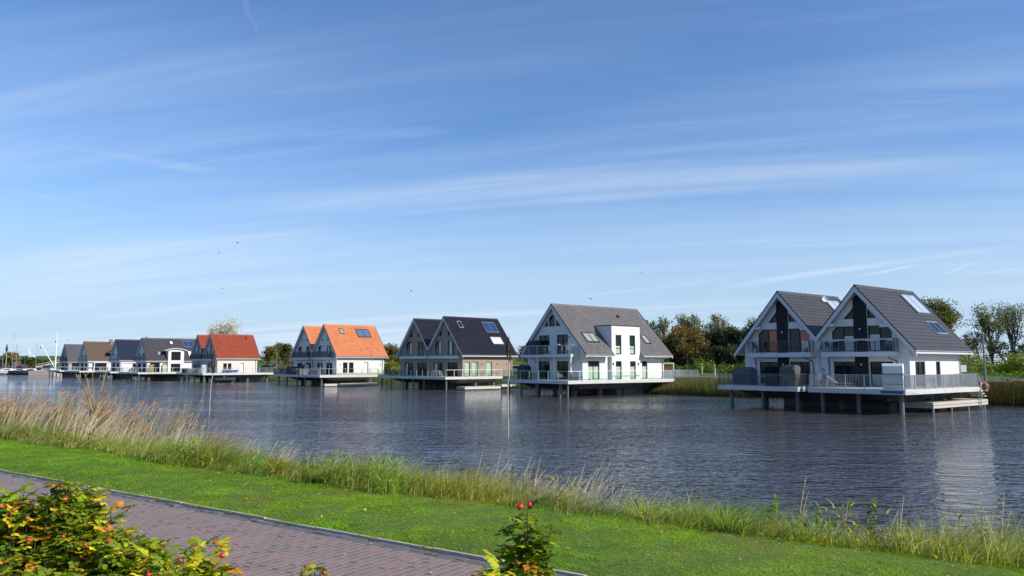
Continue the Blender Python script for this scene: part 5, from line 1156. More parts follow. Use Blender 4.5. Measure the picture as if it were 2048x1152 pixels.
def tree(name, loc, H_, crown, label, cat='tree', tint=(1, 1, 1), leaf=.30, per=26, cr=(.55, 1.1), depth=3, stems=1, trunk_h=.3, group=None, trmat=None, n=3, spread=.52, flat=.8, seed=0, wind=(0, 0), fill=0, low=.1, lm=None):
    random.seed(seed+5); t = empty(name, loc, 0, label, cat, group); limbs = []; tips = []
    for s_i in range(stems):
        o = Vector((random.uniform(-.5, .5), random.uniform(-.3, .3), 0))*(stems-1)*.5
        grow(o, Vector((random.uniform(-.15, .15)*stems, 0, 1)).normalized(), H_*trunk_h, H_*.022, depth, limbs, tips, spread, .12, n)
    mx = max(p.z for p in tips); wx = max(max(abs(p.x), abs(p.y)) for p in tips); kz = H_*.93/mx; kx = crown/wx*.85
    def sc__(p): return Vector((p.x*kx+wind[0]*p.z*kz, p.y*kx+wind[1]*p.z*kz, p.z*kz))
    tr = MB()
    for pts, rr in limbs: tr.tube([sc__(p) for p in pts], [max(.02, x) for x in rr], 5, cap=False)
    tr.build('trunk', trmat or bark, t)
    cs = [tuple(sc__(p)) for p in tips]; rs_ = [random.uniform(*cr)*H_/11 for _ in cs]
    if fill:
        zc = H_*(1+low)/2; rz_ = H_*(1-low)/2; nf = int(fill)
        for i in range(nf):
            d = Vector((random.gauss(0, 1), random.gauss(0, 1), random.gauss(0, 1))).normalized()*random.uniform(.45, .9)
            cs.append((d.x*crown+wind[0]*zc, d.y*crown, zc+d.z*rz_)); rs_.append(random.uniform(.16, .30)*min(crown, rz_)*random.choice((1, 1, 1.4)))
    V, F_, Cc = leaf_cloud(cs, rs_, per, leaf, tint, .38, flat, .25)
    np_mesh('crown', V, F_, lm or g_tree, t, Cc); return t
GT = 'trees on the far bank'
olive = (1.05, 1.0, .8); brown = (1.45, 1.0, .7); dark = (.42, .55, .6); grey_ol = (1.35, 1.35, 1.5)
tree('poplar_tree', at_px(1884, 104, 1.8), 11.1, 3.3, 'broad olive poplar rising behind the roof of the rightmost house', tint=olive, group=GT, seed=1, stems=2, fill=46, low=.42, leaf=.26, per=30, depth=4, n=3, trunk_h=.33)
tree('poplar_tree', at_px(1984, 106, 1.8), 10.6, 2.9, 'windswept thin poplar with see-through crown right of the lamp post', tint=grey_ol, group=GT, seed=2, stems=2, fill=64, low=.45, leaf=.22, per=21, depth=4, trunk_h=.34, cr=(.45, .85), wind=(-.08, 0))
tree('poplar_tree', at_px(2032, 110, 1.8), 10.8, 2.7, 'slender bare-stemmed poplar at the right edge', tint=grey_ol, group=GT, seed=3, stems=2, fill=64, low=.45, leaf=.22, per=18, depth=4, trunk_h=.36, cr=(.4, .8), wind=(-.04, 0))
tree('poplar_tree', at_px(2085, 108, 1.8), 10.2, 3.0, 'poplar half cut off by the right edge', tint=olive, group=GT, seed=4, stems=2, fill=64, low=.45, leaf=.24, per=20, depth=4, trunk_h=.34)
tree('pine_tree', at_px(1958, 100, 1.8), 6.0, 2.2, 'dark pine below the windswept poplar', tint=(.40, .55, .55), group=GT, seed=5, fill=40, low=0, leaf=.22, per=60, trunk_h=.25, depth=3, cr=(.8, 1.4))
tree('pine_tree', at_px(2000, 99, 1.8), 4.9, 2.4, 'dark spreading pine right of the first dark pine', tint=(.35, .5, .55), group=GT, seed=6, fill=40, low=0, leaf=.22, per=60, trunk_h=.25, cr=(.9, 1.5))
tree('pine_tree', at_px(2048, 98, 1.8), 4.4, 2.2, 'low dark pine at the right edge', tint=(.38, .5, .5), group=GT, seed=7, fill=40, low=0, leaf=.22, per=60, trunk_h=.25, cr=(.9, 1.5))
tree('hawthorn_tree', at_px(1922, 96, 1.8), 4.8, 2.0, 'low reddish brown tree between the white house and the pines', tint=(1.7, .9, .8), group=GT, seed=8, fill=40, low=0, leaf=.22, per=50, trunk_h=.22, cr=(.8, 1.5))
tree('hawthorn_tree', at_px(2030, 92, 1.8), 2.9, 3.6, 'wide low russet bush under the right hand pines', 'bush', tint=(1.5, .85, .8), group=GT, seed=9, fill=40, low=0, leaf=.2, per=50, trunk_h=.2, cr=(1.4, 2.6))
L1 = [(1290, 142, 10.3, 2.0, olive, 'narrow poplar top just right of the dormer house roof', 'poplar_tree', 24), (1328, 140, 10.9, 2.3, grey_ol, 'pale poplar leftmost in the clump between two white houses', 'poplar_tree', 26),
      (1358, 143, 11.3, 2.3, olive, 'rounded poplar second in the clump between two white houses', 'poplar_tree', 30), (1390, 144, 11.2, 2.4, (1.2, 1.3, 1.2), 'rounded poplar behind the brown autumn tree', 'poplar_tree', 30),
      (1436, 142, 11.2, 2.8, grey_ol, 'feathery pale poplar above the dark evergreens', 'poplar_tree', 25), (1522, 138, 11.4, 2.2, olive, 'poplar top beside the left gable of the rightmost house', 'poplar_tree', 26),
      (1374, 122, 7.9, 3.8, brown, 'rusty brown autumn tree with pale trunk', 'maple_tree', 52), (1334, 124, 6.2, 2.6, (1.6, 1.1, .7), 'brownish tree touching the dormer house eave', 'maple_tree', 50),
      (1452, 126, 8.1, 3.0, dark, 'very dark evergreen right of the brown autumn tree', 'oak_tree', 75), (1492, 124, 8.3, 3.0, dark, 'very dark evergreen close to the rightmost house', 'oak_tree', 75),
      (1420, 128, 7.6, 2.6, (.55, .62, .6), 'dark green tree between the autumn tree and the evergreens', 'oak_tree', 70), (1414, 121, 4.6, 3.0, dark, 'low dark tree beneath the dark evergreens', 'oak_tree', 75), (1468, 119, 4.8, 3.4, dark, 'low black-green tree in front of the evergreens', 'oak_tree', 75), (1520, 118, 6.0, 2.6, dark, 'dark tree tucked behind the left gable of the rightmost house', 'oak_tree', 70), (1345, 124, 4.2, 3.0, (.6, .5, .45), 'low dark bush beneath the brownish tree', 'oak_tree', 70), (1385, 134, 6.4, 4.2, dark, 'dark tree filling the gap behind the autumn tree trunk', 'oak_tree', 70), (1318, 132, 5.2, 3.6, dark, 'dark bush behind the dormer house eave', 'oak_tree', 70), (1440, 134, 6.8, 4.2, dark, 'broad dark tree behind the two evergreens', 'oak_tree', 70)]
for i, (x, D_, H_, cr_, ti, la, nm, per) in enumerate(L1):
    tree(nm, at_px(x, D_, 1.8), H_, cr_, la, tint=ti, group=GT, seed=20+i, leaf=.30, per=per*.75, trunk_h=.30 if per < 40 else .22, depth=3, n=4 if per < 40 else 4, cr=(.6, 1.1) if per < 40 else (.9, 1.6), trmat=bark_pale if ti is brown else bark, fill=44 if per < 40 else 130, low=.35 if per < 40 else (.24 if ti is brown else -.04))
L2 = [(1052, 136, 5.2, 1.9, (.9, .9, .6), 'small green tree left of the dormer house gable'), (1066, 132, 5.0, 1.6, (.8, .8, .6), 'little tree touching the dormer house gable'), (780, 150, 5.6, 2.2, (1.2, .9, .6), 'round brownish tree between the orange and brown houses'), (795, 140, 3.4, 1.8, (1.0, 1.0, .6), 'yellow green shrub beside the brown brick house'),
      (537, 182, 6.0, 2.2, (1.0, .9, .6), 'round olive tree right of the red roofed house'), (577, 176, 6.3, 1.7, (.8, .85, .6), 'dark round tree left of the orange roofed house'), (559, 205, 7.4, 1.4, (1.5, 1.6, 1.5), 'thin pale tree between two round trees'),
      (1560, 120, 3.0, 3.0, dark, 'low dark bush seen under the rightmost house gable'), (6, 300, 4.6, 5.0, (.6, .7, .6), 'dark green tree at the far left edge'), (62, 285, 4.8, 4.0, (.7, .9, .6), 'green tree beside the red brick boathouse'), (24, 288, 6.2, 2.8, (1.9, 1.4, 1.3), 'bare brownish tree behind the moored sailboats'), (100, 290, 3.6, 6.0, (.9, .9, .6), 'wide low shrub left of the slate roofed house'), (85, 300, 3.2, 5.0, (1.1, 1.0, .6), 'olive shrub behind the motorboats')]
for i, (x, D_, H_, cr_, ti, la) in enumerate(L2):
    tree('bush' if H_ < 4 else 'broadleaf_tree', at_px(x, D_, 1.7), H_, cr_, la, 'bush' if H_ < 4 else 'tree', ti, leaf=.34*D_/150, per=26, group=GT, seed=60+i, trunk_h=.24, depth=3, n=4, cr=(1.3, 2.0), fill=40, low=.05)
tree('willow_tree', at_px(447, 196, 1.7), 14.2, 5.2, 'large silvery white tree behind the red roofed house', tint=(1, 1, 1), leaf=.22, per=26, fill=70, low=.50, lm=leafmat('silver_leaf', (.72, .70, .62), .2, .6, .2, .4, .3, (1, 1, .95)), group=GT, seed=91, stems=2, depth=4, n=4, trunk_h=.30, cr=(.40, .72), trmat=bark_pale, wind=(.03, 0), flat=.8)
# hedges: clipped-looking banks of shrubs along the far road
def hedge(pxs, D0, D1, z0, h, dep, label, tint, per=120, leaf=.20, name='hedge'):
    t = empty(name, at_px(pxs[0], D0, z0), 0, label, 'hedge'); cs = []; rs_ = []
    a = at_px(pxs[0], D0, z0); b = at_px(pxs[1], D1, z0); L_ = (b-a).length; n = int(L_*8)
    for i in range(n):
        f = random.random(); p = a.lerp(b, f)-a; r_ = random.uniform(.35, .75)*h/1.7; cs.append((p.x, p.y+random.uniform(0, dep), random.uniform(.15, 1)*(h*(.85+.25*math.sin(f*L_*.9)))-r_*.5)); rs_.append(r_)
    V, F_, Cc = leaf_cloud(cs, rs_, per, leaf, tint, .4, .85, .55); np_mesh('foliage', V, F_, g_tree, t, Cc)
    m = MB()
    for i in range(0, n, 3): m.tube([(cs[i][0], cs[i][1], -.3), (cs[i][0]+.1, cs[i][1], cs[i][2])], [.04, .02], 4, cap=False)
    m.build('stems', bark, t); return t
hedge((1300, 1560), 110, 99, 1.9, 2.3, 2.5, 'long low green hedge below the dark trees between two white houses', (1.1, 1.5, .6))
hedge((1925, 2140), 90, 78, 1.9, 2.7, 3.0, 'thick yellow green hedge right of the rightmost house', (1.5, 1.7, .5))
hedge((1925, 2140), 84, 73, 1.9, 1.35, 1.6, 'fresh green row of shrubs in front of the thick hedge', (1.2, 1.8, .45))
hedge((1990, 2140), 72.5, 63.0, .9, 1.5, 1.2, 'brown green bramble hedge at the water edge on the right', (.9, .7, .4))
hedge((1030, 1078), 122, 118, 1.8, 1.8, 1.5, 'yellow green hedge behind the dormer house left corner', (1.5, 1.5, .6))
hedge((560, 600), 160, 158, 1.8, 1.6, 1.5, 'yellowish hedge left of the orange roofed house', (1.7, 1.4, .6))
hedge((770, 805), 138, 134, 1.8, 2.0, 1.5, 'yellow green hedge left of the brown brick house', (1.5, 1.6, .6))
# ---- distinct plants on the near bank
def stalk_plant(name, t, n, h, label, mt_s, leafc=None, nbr=6, top=None, cat='plant', lean=(.12, .03), w=.012, nleaf=0, leafsize=.05, group=None, mtl=None):
    p = W2(t, n, bank_z(n)-.03); e = empty(name, p, 0, label, cat, group); m = MB(); V = []; Cc = []
    for k in range(nbr if isinstance(nbr, int) else 1):
        a = random.uniform(0, 2*PI); hh = h*random.uniform(.6, 1) if k else h; dx = lean[0]*hh+random.uniform(-.09, .09)*hh; dy = lean[1]*hh+random.uniform(-.09, .09)*hh
        P_ = [Vector((random.uniform(-.03, .03), random.uniform(-.03, .03), 0)), Vector((dx*.3, dy*.3, hh*.4)), Vector((dx*.65, dy*.65, hh*.75)), Vector((dx, dy, hh))]
        m.tube(P_, [w, w*.8, w*.6, w*.3], 5)
        for j in range(nleaf):
            f = random.uniform(.3, 1.0)*3; i = min(int(f), 2); c = P_[i].lerp(P_[i+1], f-i); a2 = random.uniform(0, 2*PI); d = Vector((math.cos(a2), math.sin(a2), random.uniform(-.2, .5))).normalized(); s_ = leafsize*random.uniform(.6, 1.3); sd_ = d.cross(Vector((0, 0, 1))).normalized()*s_*.28
            V += [c, c+d*s_*.5+sd_, c+d*s_, c+d*s_*.5-sd_]; cc = [x*random.uniform(.7, 1.25) for x in (leafc or (1, 1, 1))]; Cc += [cc]*4
    m.build('stem', mt_s, e)
    if V: np_mesh('foliage', np.array([tuple(v) for v in V]), np.arange(len(V)).reshape(-1, 4), mtl or g_tall, e, np.array(Cc))
    return e
st_br = mat('brown_stem', (.13, .06, .045), .8, var=.3); st_gr = mat('green_stem', (.10, .15, .04), .6); st_dry = mat('dry_stem', (.52, .43, .28), .8, var=.2); st_y = mat('yellow_bark', (.42, .27, .07), .75, var=.3, vs=9)
g_dock = leafmat('dock_seed', (.16, .06, .045), .15, .8, .3, 5)
def on_bank(px, n):
    k = (px-1024)/FPX*1.005; t = n*(k*NN.y-NN.x)/(T.x-k*T.y); return t
for i, (px, n, h, la) in enumerate(((1058, 11.0, .95, 'tall red brown dock stalk beside the pale dry stalks'), (1040, 11.0, .80, 'second red brown dock stalk left of the tallest'), (1148, 10.9, .72, 'red brown dock stalk leaning far to the right'), (1018, 11.2, 1.0, 'thin dark dock stalk in front of the channel marker'))):
    stalk_plant('dock_plant', on_bank(px, n), n, h*1.3, la, st_br, (1, 1, 1), 1, nleaf=300, leafsize=.028, lean=(.12 if i != 2 else .75, .05), w=.008, group='red brown dock stalks', mtl=g_dock)
stalk_plant('dock_plant', on_bank(826, 11.0), 11.0, .75, 'dark red brown dock clump lying over the grass', st_br, (1, 1, 1), 10, nleaf=120, leafsize=.03, lean=(.6, .05), w=.006, group='red brown dock stalks', mtl=g_dock)
stalk_plant('willowherb', on_bank(1522, 10.9), 10.9, 1.08, 'bushy bright green weed on the bank at the right', st_gr, (.9, 1.25, .6), 7, nleaf=110, leafsize=.065, lean=(.05, 0), w=.006)
stalk_plant('willowherb', on_bank(1712, 10.7), 10.7, 1.05, 'dark leafy weed with a reddish stem on the right bank', st_br, (.6, .75, .5), 5, nleaf=70, leafsize=.075, lean=(.08, 0), w=.006)
for px, n, h, la in ((1567, 10.8, .95, 'tall pale dead stalk right of the bushy green weed'), (1578, 10.8, .7, 'shorter pale dead stalk leaning right'), (1660, 10.8, .78, 'thin dead stalk midway along the right bank'), (1768, 10.3, .68, 'single straight dead stalk before the big tuft'), (1935, 10.3, .75, 'dead stalk leaning right near the frame edge'), (1965, 10.4, .8, 'slanting dead stalk closest to the frame edge'), (1160, 11.0, .85, 'pale broken stalk right of the leaning dock')):
    stalk_plant('dead_stalk', on_bank(px, n), n, h*1.35, la, st_dry, (2.6, 1.7, 3), 3, nleaf=7, leafsize=.05, lean=(.14, .03), w=.011, group='dead stalks on the near bank')
# bare yellow sapling at the left
sp = empty('sapling', W2(on_bank(196, 11.2), 11.2, bank_z(11.2)-.05), 0, 'bare young tree with yellow bark among the dry grass at the left', 'tree'); random.seed(3)
m_ = MB(); m_.tube([(0, 0, 0), (.03, 0, .7), (.05, 0, 1.2), (.16, .02, 2.0), (.36, .04, 3.0)], [.035, .03, .025, .018, .008], 7); m_.build('trunk', st_y, sp)
m_ = MB()
for i in range(38):
    z0 = random.uniform(.5, 2.0); a = random.choice((0, PI))+random.uniform(-.7, .7); L_ = random.uniform(.4, 1.1); p0 = Vector((.03+.05*z0, 0, z0)); q9 = random.uniform(.3, .9); d = Vector((math.cos(a)*q9, math.sin(a)*.5, random.uniform(.5, 1))).normalized()
    P_ = [p0, p0+d*L_*.5+Vector((0, 0, .03)), p0+d*L_+Vector((.05, 0, .10*L_))]; m_.tube(P_, [.012, .009, .005], 5)
    for k in range(3): q_ = P_[1].lerp(P_[2], random.random()); m_.tube([q_, q_+Vector((random.uniform(-.2, .25), random.uniform(-.1, .1), random.uniform(.1, .3)))], [.009, .004], 4)
m_.build('branches', mat('yellow_twig', (.30, .20, .09), .8, var=.3), sp)

# ---- dog roses in the foreground: compound leaves built leaflet by leaflet
g_rose = leafmat('rose_leaf', (.155, .215, .026), .32, .6, .2, 5.0, .22, (1.3, 1.45, .5))
def rose_leaves(tips, name, parent, n_leaf=4, yel=.3, size=.042, red=.05):
    V = []; F_ = []; Cc = []
    for (p, d) in tips:
        for k in range(n_leaf):
            a = random.uniform(0, 2*PI); ax = (d*random.uniform(-.1, .6)+Vector((math.cos(a), math.sin(a), random.uniform(-.75, .6)))).normalized(); L_ = size*random.uniform(2.0, 2.9)
            sd = ax.cross(Vector((0, 0, 1))); sd = sd.normalized() if sd.length > .1 else Vector((1, 0, 0)); up = sd.cross(ax).normalized()
            r_ = random.random(); f = yel*(1.5-random.random()); base = (.62, .80, .75) if r_ < .25 else ((1.15, 1.15, .8) if r_ < .7 else (1.75, 1.55, .75))
            if random.random() < f: base = random.choice([(3.6, 2.5, .9), (2.7, 2.1, .8), (2.0, 1.9, .8), (3.9, 1.9, 1.2), (5.0, 3.0, 1.0)])
            if random.random() < red: base = (4.0, 1.3, 1.2)
            for j in range(7):
                row = (j+1)//2; s_ = (1 if j % 2 else -1) if j < 6 else 0; t_ = .25+.25*row if j < 6 else 1.0
                c = Vector(p)+ax*L_*t_*.8-up*.02*t_*t_; dr = (sd*s_*.9+ax*.45-up*random.uniform(.1, .5)).normalized() if s_ else (ax-up*.3).normalized()
                ln = size*random.uniform(.8, 1.1); wd = ln*.34; nr = dr.cross(up if abs(dr.dot(up)) < .9 else sd).normalized()
                nz = nr.cross(dr); b = len(V); fold = ln*.10
                V += [c, c+dr*ln*.3+nr*wd*.85+nz*fold, c+dr*ln*.68+nr*wd*.9+nz*fold, c+dr*ln, c+dr*ln*.68-nr*wd*.9+nz*fold, c+dr*ln*.3-nr*wd*.85+nz*fold, c+dr*ln*.5]
                F_ += [(b, b+1, b+6, b+6), (b+1, b+2, b+6, b+6), (b+2, b+3, b+6, b+6), (b+3, b+4, b+6, b+6), (b+4, b+5, b+6, b+6), (b+5, b, b+6, b+6)]
                v = random.uniform(.75, 1.2); Cc += [[x*v for x in base]]*7
    fa_ = np.array(F_)[:, :3]
    return np_mesh(name, np.array([tuple(v) for v in V]), fa_, g_rose, parent, np.array(Cc))
hip_m = mat('rose_hip_red', (.55, .025, .012), .22, var=.25, vs=20, spec=.6); hip_o = mat('rose_hip_orange', (.72, .12, .02), .25, var=.2, vs=20)
def hip(parent, p, r_=.015, mt=None, tilt=0):
    m = MB(); m.lathe([(.001, -.9*r_), (.6*r_, -.75*r_), (r_, -.1*r_), (.92*r_, .45*r_), (.45*r_, .85*r_), (.25*r_, .95*r_)], 12)
    o = m.build('rose_hip', mt or hip_m, parent, smooth=True); o.location = p; o.rotation_euler = (random.uniform(-.5, .5), random.uniform(-.5, .5), 0)
    s_ = MB()
    for k in range(5):
        a = 2*PI*k/5; d = Vector((math.cos(a), math.sin(a), 0)); s_.add([tuple(d*.2*r_+Vector((0, 0, .9*r_))), tuple(d*.55*r_+Vector((-d.y, d.x, 0))*.18*r_+Vector((0, 0, 1.4*r_))), tuple(d*.6*r_+Vector((0, 0, 2.3*r_))), tuple(d*.55*r_-Vector((-d.y, d.x, 0))*.18*r_+Vector((0, 0, 1.4*r_)))], [(0, 1, 2, 3)])
    s_.build('sepal', mat('sepal', (.14, .13, .04), .7), o); return o
def rose_bush(loc, R_, h, label, n_stem=60, yel=.3, hips=(), seed=1, nl=4, n_tip=7, size=.036, lobes=None, dens=1.0, low=.12):
    """a mound of arching shoots; lobes: list of (dx,dy,radius,height)"""
    random.seed(seed); t = empty('rose_bush', loc, 0, label, 'rose bush'); st = MB(); tips = []
    lobes = lobes or [(0, 0, R_, h)]; area = [max(l[2], .06)*l[3] for l in lobes]
    for i in range(n_stem):
        lx, ly, lr, lh = random.choices(lobes, area)[0]; a = random.uniform(0, 2*PI); rr = math.sqrt(random.random()); top = lh*(1-.20*rr*rr)*random.uniform(.92, 1.02)
        x1, y1 = lx+lr*rr*math.cos(a), ly+lr*rr*math.sin(a); x0, y0 = lx+(x1-lx)*.35, ly+(y1-ly)*.35; P_ = [Vector((x0, y0, -.05)), Vector((x0*.7+x1*.3, y0*.7+y1*.3, top*.4)), Vector((x0*.3+x1*.7, y0*.3+y1*.7, top*.75)), Vector((x1, y1, top))]
        if n_stem <= 30: q1 = MB(); q1.tube(P_, [.006, .005, .004, .0025], 5); q1.build('stem', mat('rose_stem', (.10, .075, .03), .7), t)
        else: st.tube(P_, [.006, .005, .004, .0025], 5, cap=False)
        for k in range(n_tip):
            f = 3*max(low, 1-random.random()**1.5*.8); j = min(int(f), 2); q_ = P_[j].lerp(P_[j+1], f-j); tips.append((q_+Vector((random.uniform(-.04, .04), random.uniform(-.04, .04), 0)), (P_[j+1]-P_[j]).normalized()))
    if n_stem > 30: st.build('stems', mat('rose_stem', (.10, .075, .03), .7), t)
    rose_leaves(tips, 'foliage', t, nl, yel, size)
    for (x, y, z, r_, c_) in hips: hip(t, (x, y, z), r_*(.78 if n_tip != 9 else .85), hip_o if c_ else hip_m)
    return t
def on_px(x, y, D): 
    v = pxdir(x, y); return Vector((0, 0, CAMZ))+v*(D/v.y)
def hips_at(loc, lst): return [((on_px(x, y, D)-loc).x, (on_px(x, y, D)-loc).y, (on_px(x, y, D)-loc).z, r_, c_) for x, y, D, r_, c_ in lst]
b0 = Vector((-2.55, 4.55, 1.36))
LB = [(-.30, .10, .34, 1.40), (-.05, .05, .15, 1.48), (.16, .02, .26, 1.30), (.42, -.12, .24, 1.19), (.60, -.28, .17, 1.14), (-.25, -.35, .45, 1.16), (.2, -.45, .34, 1.08), (-.75, .1, .4, 1.36), (-.01, .2, .10, 1.44)]
rose_bush(b0, 1, 1, 'large yellowing rose bush filling the lower left corner', 640, .30, hips_at(b0, [(130, 998, 4.55, .016, 1), (72, 1018, 4.5, .012, 1), (210, 1058, 4.35, .011, 0), (217, 1082, 4.2, .014, 0), (170, 1090, 4.1, .012, 0), (57, 1080, 4.1, .015, 0), (126, 1073, 4.2, .012, 0), (297, 1150, 3.75, .015, 0), (2, 1012, 4.45, .014, 1), (14, 1010, 4.5, .012, 1), (125, 1026, 4.5, .011, 1), (55, 1036, 4.4, .014, 1)]), seed=3, nl=3, n_tip=8, lobes=LB, size=.039)
b1 = Vector((-1.60, 3.95, 1.36))
rose_bush(b1, 1, 1, 'small rose bush with orange leaves and red hips beside the large one', 46, .55, hips_at(b1, [(390, 1096, 3.95, .017, 0), (444, 1111, 3.9, .018, 0), (430, 1086, 4.0, .012, 0), (360, 1121, 3.85, .014, 0)]), seed=5, nl=3, n_tip=7, size=.046, lobes=[(.03, .0, .17, 1.26), (-.14, -.05, .14, 1.12), (.16, -.1, .12, 1.10)])
b2 = Vector((-.98, 3.80, 1.36))
rose_bush(b2, 1, 1, 'sprig of dark green rose leaves low at the bottom edge', 26, .25, hips_at(b2, [(647, 1145, 3.8, .014, 0)]), seed=6, nl=3, n_tip=5, lobes=[(-.10, 0, .07, 1.22), (.08, 0, .06, 1.27), (-.32, 0, .04, 1.20)])
b3 = Vector((.06, 3.95, 1.36))
rose_bush(b3, 1, 1, 'upright dark leaved rose shoot topped by two red hips', 22, .08, hips_at(b3, [(1040, 1014, 3.95, .021, 0), (1058, 1009, 3.97, .018, 0), (996, 1121, 3.9, .016, 0)]), seed=8, nl=3, n_tip=9, size=.046, lobes=[(.015, 0, .025, 1.50), (.03, 0, .03, 1.46), (.035, .02, .03, 1.38), (-.015, 0, .035, 1.34), (.02, 0, .04, 1.22), (-.03, 0, .06, 1.08)], low=.7)
b4 = Vector((.20, 3.75, 1.36))
rose_bush(b4, 1, 1, 'yellowing low rose shoots at the foot of the upright shoot', 44, .75, hips=(), seed=9, nl=4, n_tip=5, size=.05, lobes=[(-.30, 0, .06, 1.24), (.04, 0, .09, 1.10), (.14, 0, .06, 1.14), (-.24, 0, .05, 1.18)])
# bed soil under the roses
m_ = MB(); m_.box(-.6, 2.99, -40, 60, 1.2, 1.375); frame_obj(tag(m_.build('rose_bed', mat('bed_soil', (.045, .035, .022), .95, var=.5, vs=8, bump=.8, bs=20)), kind='structure'))

# ------------------------------------------------------------------ withies (birch channel markers)
def withy(x, yb, yt, D, label, lean=0, brush=None, segs=12):
    p = at_px(x, D, 0); h = CAMZ+(HZ-yt)/FPX*D; t = empty('channel_marker', p, 0, label, 'channel marker', 'birch channel markers standing in the water'); random.seed(int(x))
    pts = [Vector((lean*h*k/segs+.018*math.sin(k*1.7)+.02*math.sin(k*.9), 0, h*k/segs-.6*(k == 0))) for k in range(segs+1)]
    m = MB(); m.tube(pts, [.034-.014*k/segs for k in range(segs+1)], 7); m.build('pole', mat('birch_bark', (.44, .40, .34), .8, var=.45, vs=7), t, smooth=True)
    if brush:
        z0, z1 = [CAMZ+(HZ-q)/FPX*D for q in brush]; V = []; m = MB()
        for k in range(70):
            a = random.uniform(0, 2*PI); f = random.random(); z = z0+(z1-z0)*f; b = pts[min(int(z/h*segs), segs)]; e = .13*(.35+.65*math.sin(PI*min(f+.15, 1)))
            m.tube([(b.x, b.y, z-.12), (b.x+e*math.cos(a), e*math.sin(a), z+.18), (b.x+e*.8*math.cos(a), e*.8*math.sin(a), z+.45)], [.012, .009, .004], 4, cap=False)
        m.build('brushwood', mat('dark_brushwood', (.045, .030, .024), .9, var=.3), t)
    return t
withy(1015.5, 878, 688, 36.9, 'tall thin birch channel marker in front of the dormer house', .012, (724, 690))
withy(424, 830, 714, 54.0, 'bent birch channel marker in front of the red roofed house', .05, (748, 716))
withy(15, 790, 690, 95, 'distant birch channel marker at the far left', .02, (705, 695))
# ------------------------------------------------------------------ street furniture of the far road
def bollard(loc, label, h=1.1):
    t = empty('bollard', loc, 0, label, 'bollard', 'wooden posts along the far road'); m = MB(); m.lathe([(.11, 0), (.11, h-.12), (.08, h-.02), (.02, h)], 10); m.build('post', mat('pale_post_wood', (.42, .35, .25), .85, var=.25, vs=4), t); m = MB(); m.lathe([(.115, h-.32), (.118, h-.31), (.118, h-.22), (.115, h-.21)], 10); m.build('band', frame_dk, t)
bollard(at_px(1427, 93, 1.9), 'wooden post beside the road left of the rightmost house', 1.5); bollard(at_px(1401.5, 104, 1.95), 'wooden post farther back near the hedge', 1.6); bollard(at_px(1490, 90, 1.9), 'wooden post showing beside the kettle grill', 1.7)
def notice(x, D, y0, label, w=1.5, h=1.9):
    t = empty('notice_board', at_px(x, D, 1.75), 0, label, 'notice board', 'white framed red boards behind the houses'); m = MB()
    for sx in (-w/2, w/2): m.box(sx-.06, sx+.06, -.05, .05, 0, h)
    m.box(-w/2+.06, w/2-.06, -.05, .05, h-.12, h); m.build('frame', plastic_wh, t); m = MB(); m.box(-w/2+.065, w/2-.065, -.03, .03, .45, 1.35); m.build('board', mat('dark_red_board', (.22, .035, .025), .7), t)
notice(1334, 103, 0, 'white framed red board right of the dormer house'); notice(774, 138, 0, 'white framed red board right of the orange roofed house', 1.7, 2.0)
sb_ = empty('letter_box_stand', at_px(1920, 68, 1.7), 0, 'small white letter box stand behind the rightmost house', 'letter box'); m_ = MB(); m_.box(-.05, .05, -.05, .05, 0, 1.5); m_.build('post', steel, sb_); m_ = MB(); m_.box(-.3, .3, -.1, .1, 1.1, 1.7); m_.build('box', plastic_wh, sb_); m_ = MB(); m_.box(-.22, .22, -.13, .13, .55, .95); m_.build('box', conc, sb_)
lamp_post(at_px(555.5, 165, 1.7), 4.2, 'thin lamp post between the red and orange roofed houses'); lamp_post(at_px(776, 152, 1.7), 4.0, 'lamp post right of the orange roofed house')
def car(loc, rz, mt, label):
    t = empty('parked_car', loc, rz, label, 'car'); m = MB()
    pr = [(-2.1, .35), (-2.15, .75), (-1.9, .95), (-1.2, 1.02), (-.6, 1.42), (.7, 1.45), (1.5, 1.02), (2.1, .85), (2.2, .4)]; m.prism(pr, 'y', -.85, .85); m.build('body', mt, t, bevel=.06)
    m = MB(); m.prism([(-1.05, 1.0), (-.55, 1.38), (.65, 1.41), (1.35, 1.0)], 'y', -.86, .86); m.build('windows', pane_m, t)
    for x in (-1.35, 1.35):
        for y in (-.75, .75): w_ = MB(); w_.tube([(x, y-.11, .33), (x, y+.11, .33)], .33, 14); o = w_.build('wheel', rubber, t); w_ = MB(); w_.tube([(x, y-.12, .33), (x, y+.12, .33)], .18, 10); w_.build('rim', alu, o)
    return t
car(at_px(537, 168, 1.8), R(-10), black_car, 'black car parked right of the red roofed house'); car(at_px(1033, 122, 1.8), R(-20), plastic_wh, 'white car parked between the brown and the dormer house')
gb = empty('low_building', at_px(569, 230, 1.7), 0, 'low building with grey roof far behind the lamp post', 'building'); m_ = MB(); m_.box(-3, 3, 0, 8, 0, 2.4); m_.build('wall', mat('dark_wall', (.08, .08, .09), .8), gb); m_ = MB(); m_.prism([(-3.4, 2.35), (3.4, 2.35), (2.6, 4.2), (-2.6, 4.2)], 'y', -.3, 8.3); m_.build('roof', mat('brown_grey_roof', (.17, .13, .11), .8), gb)
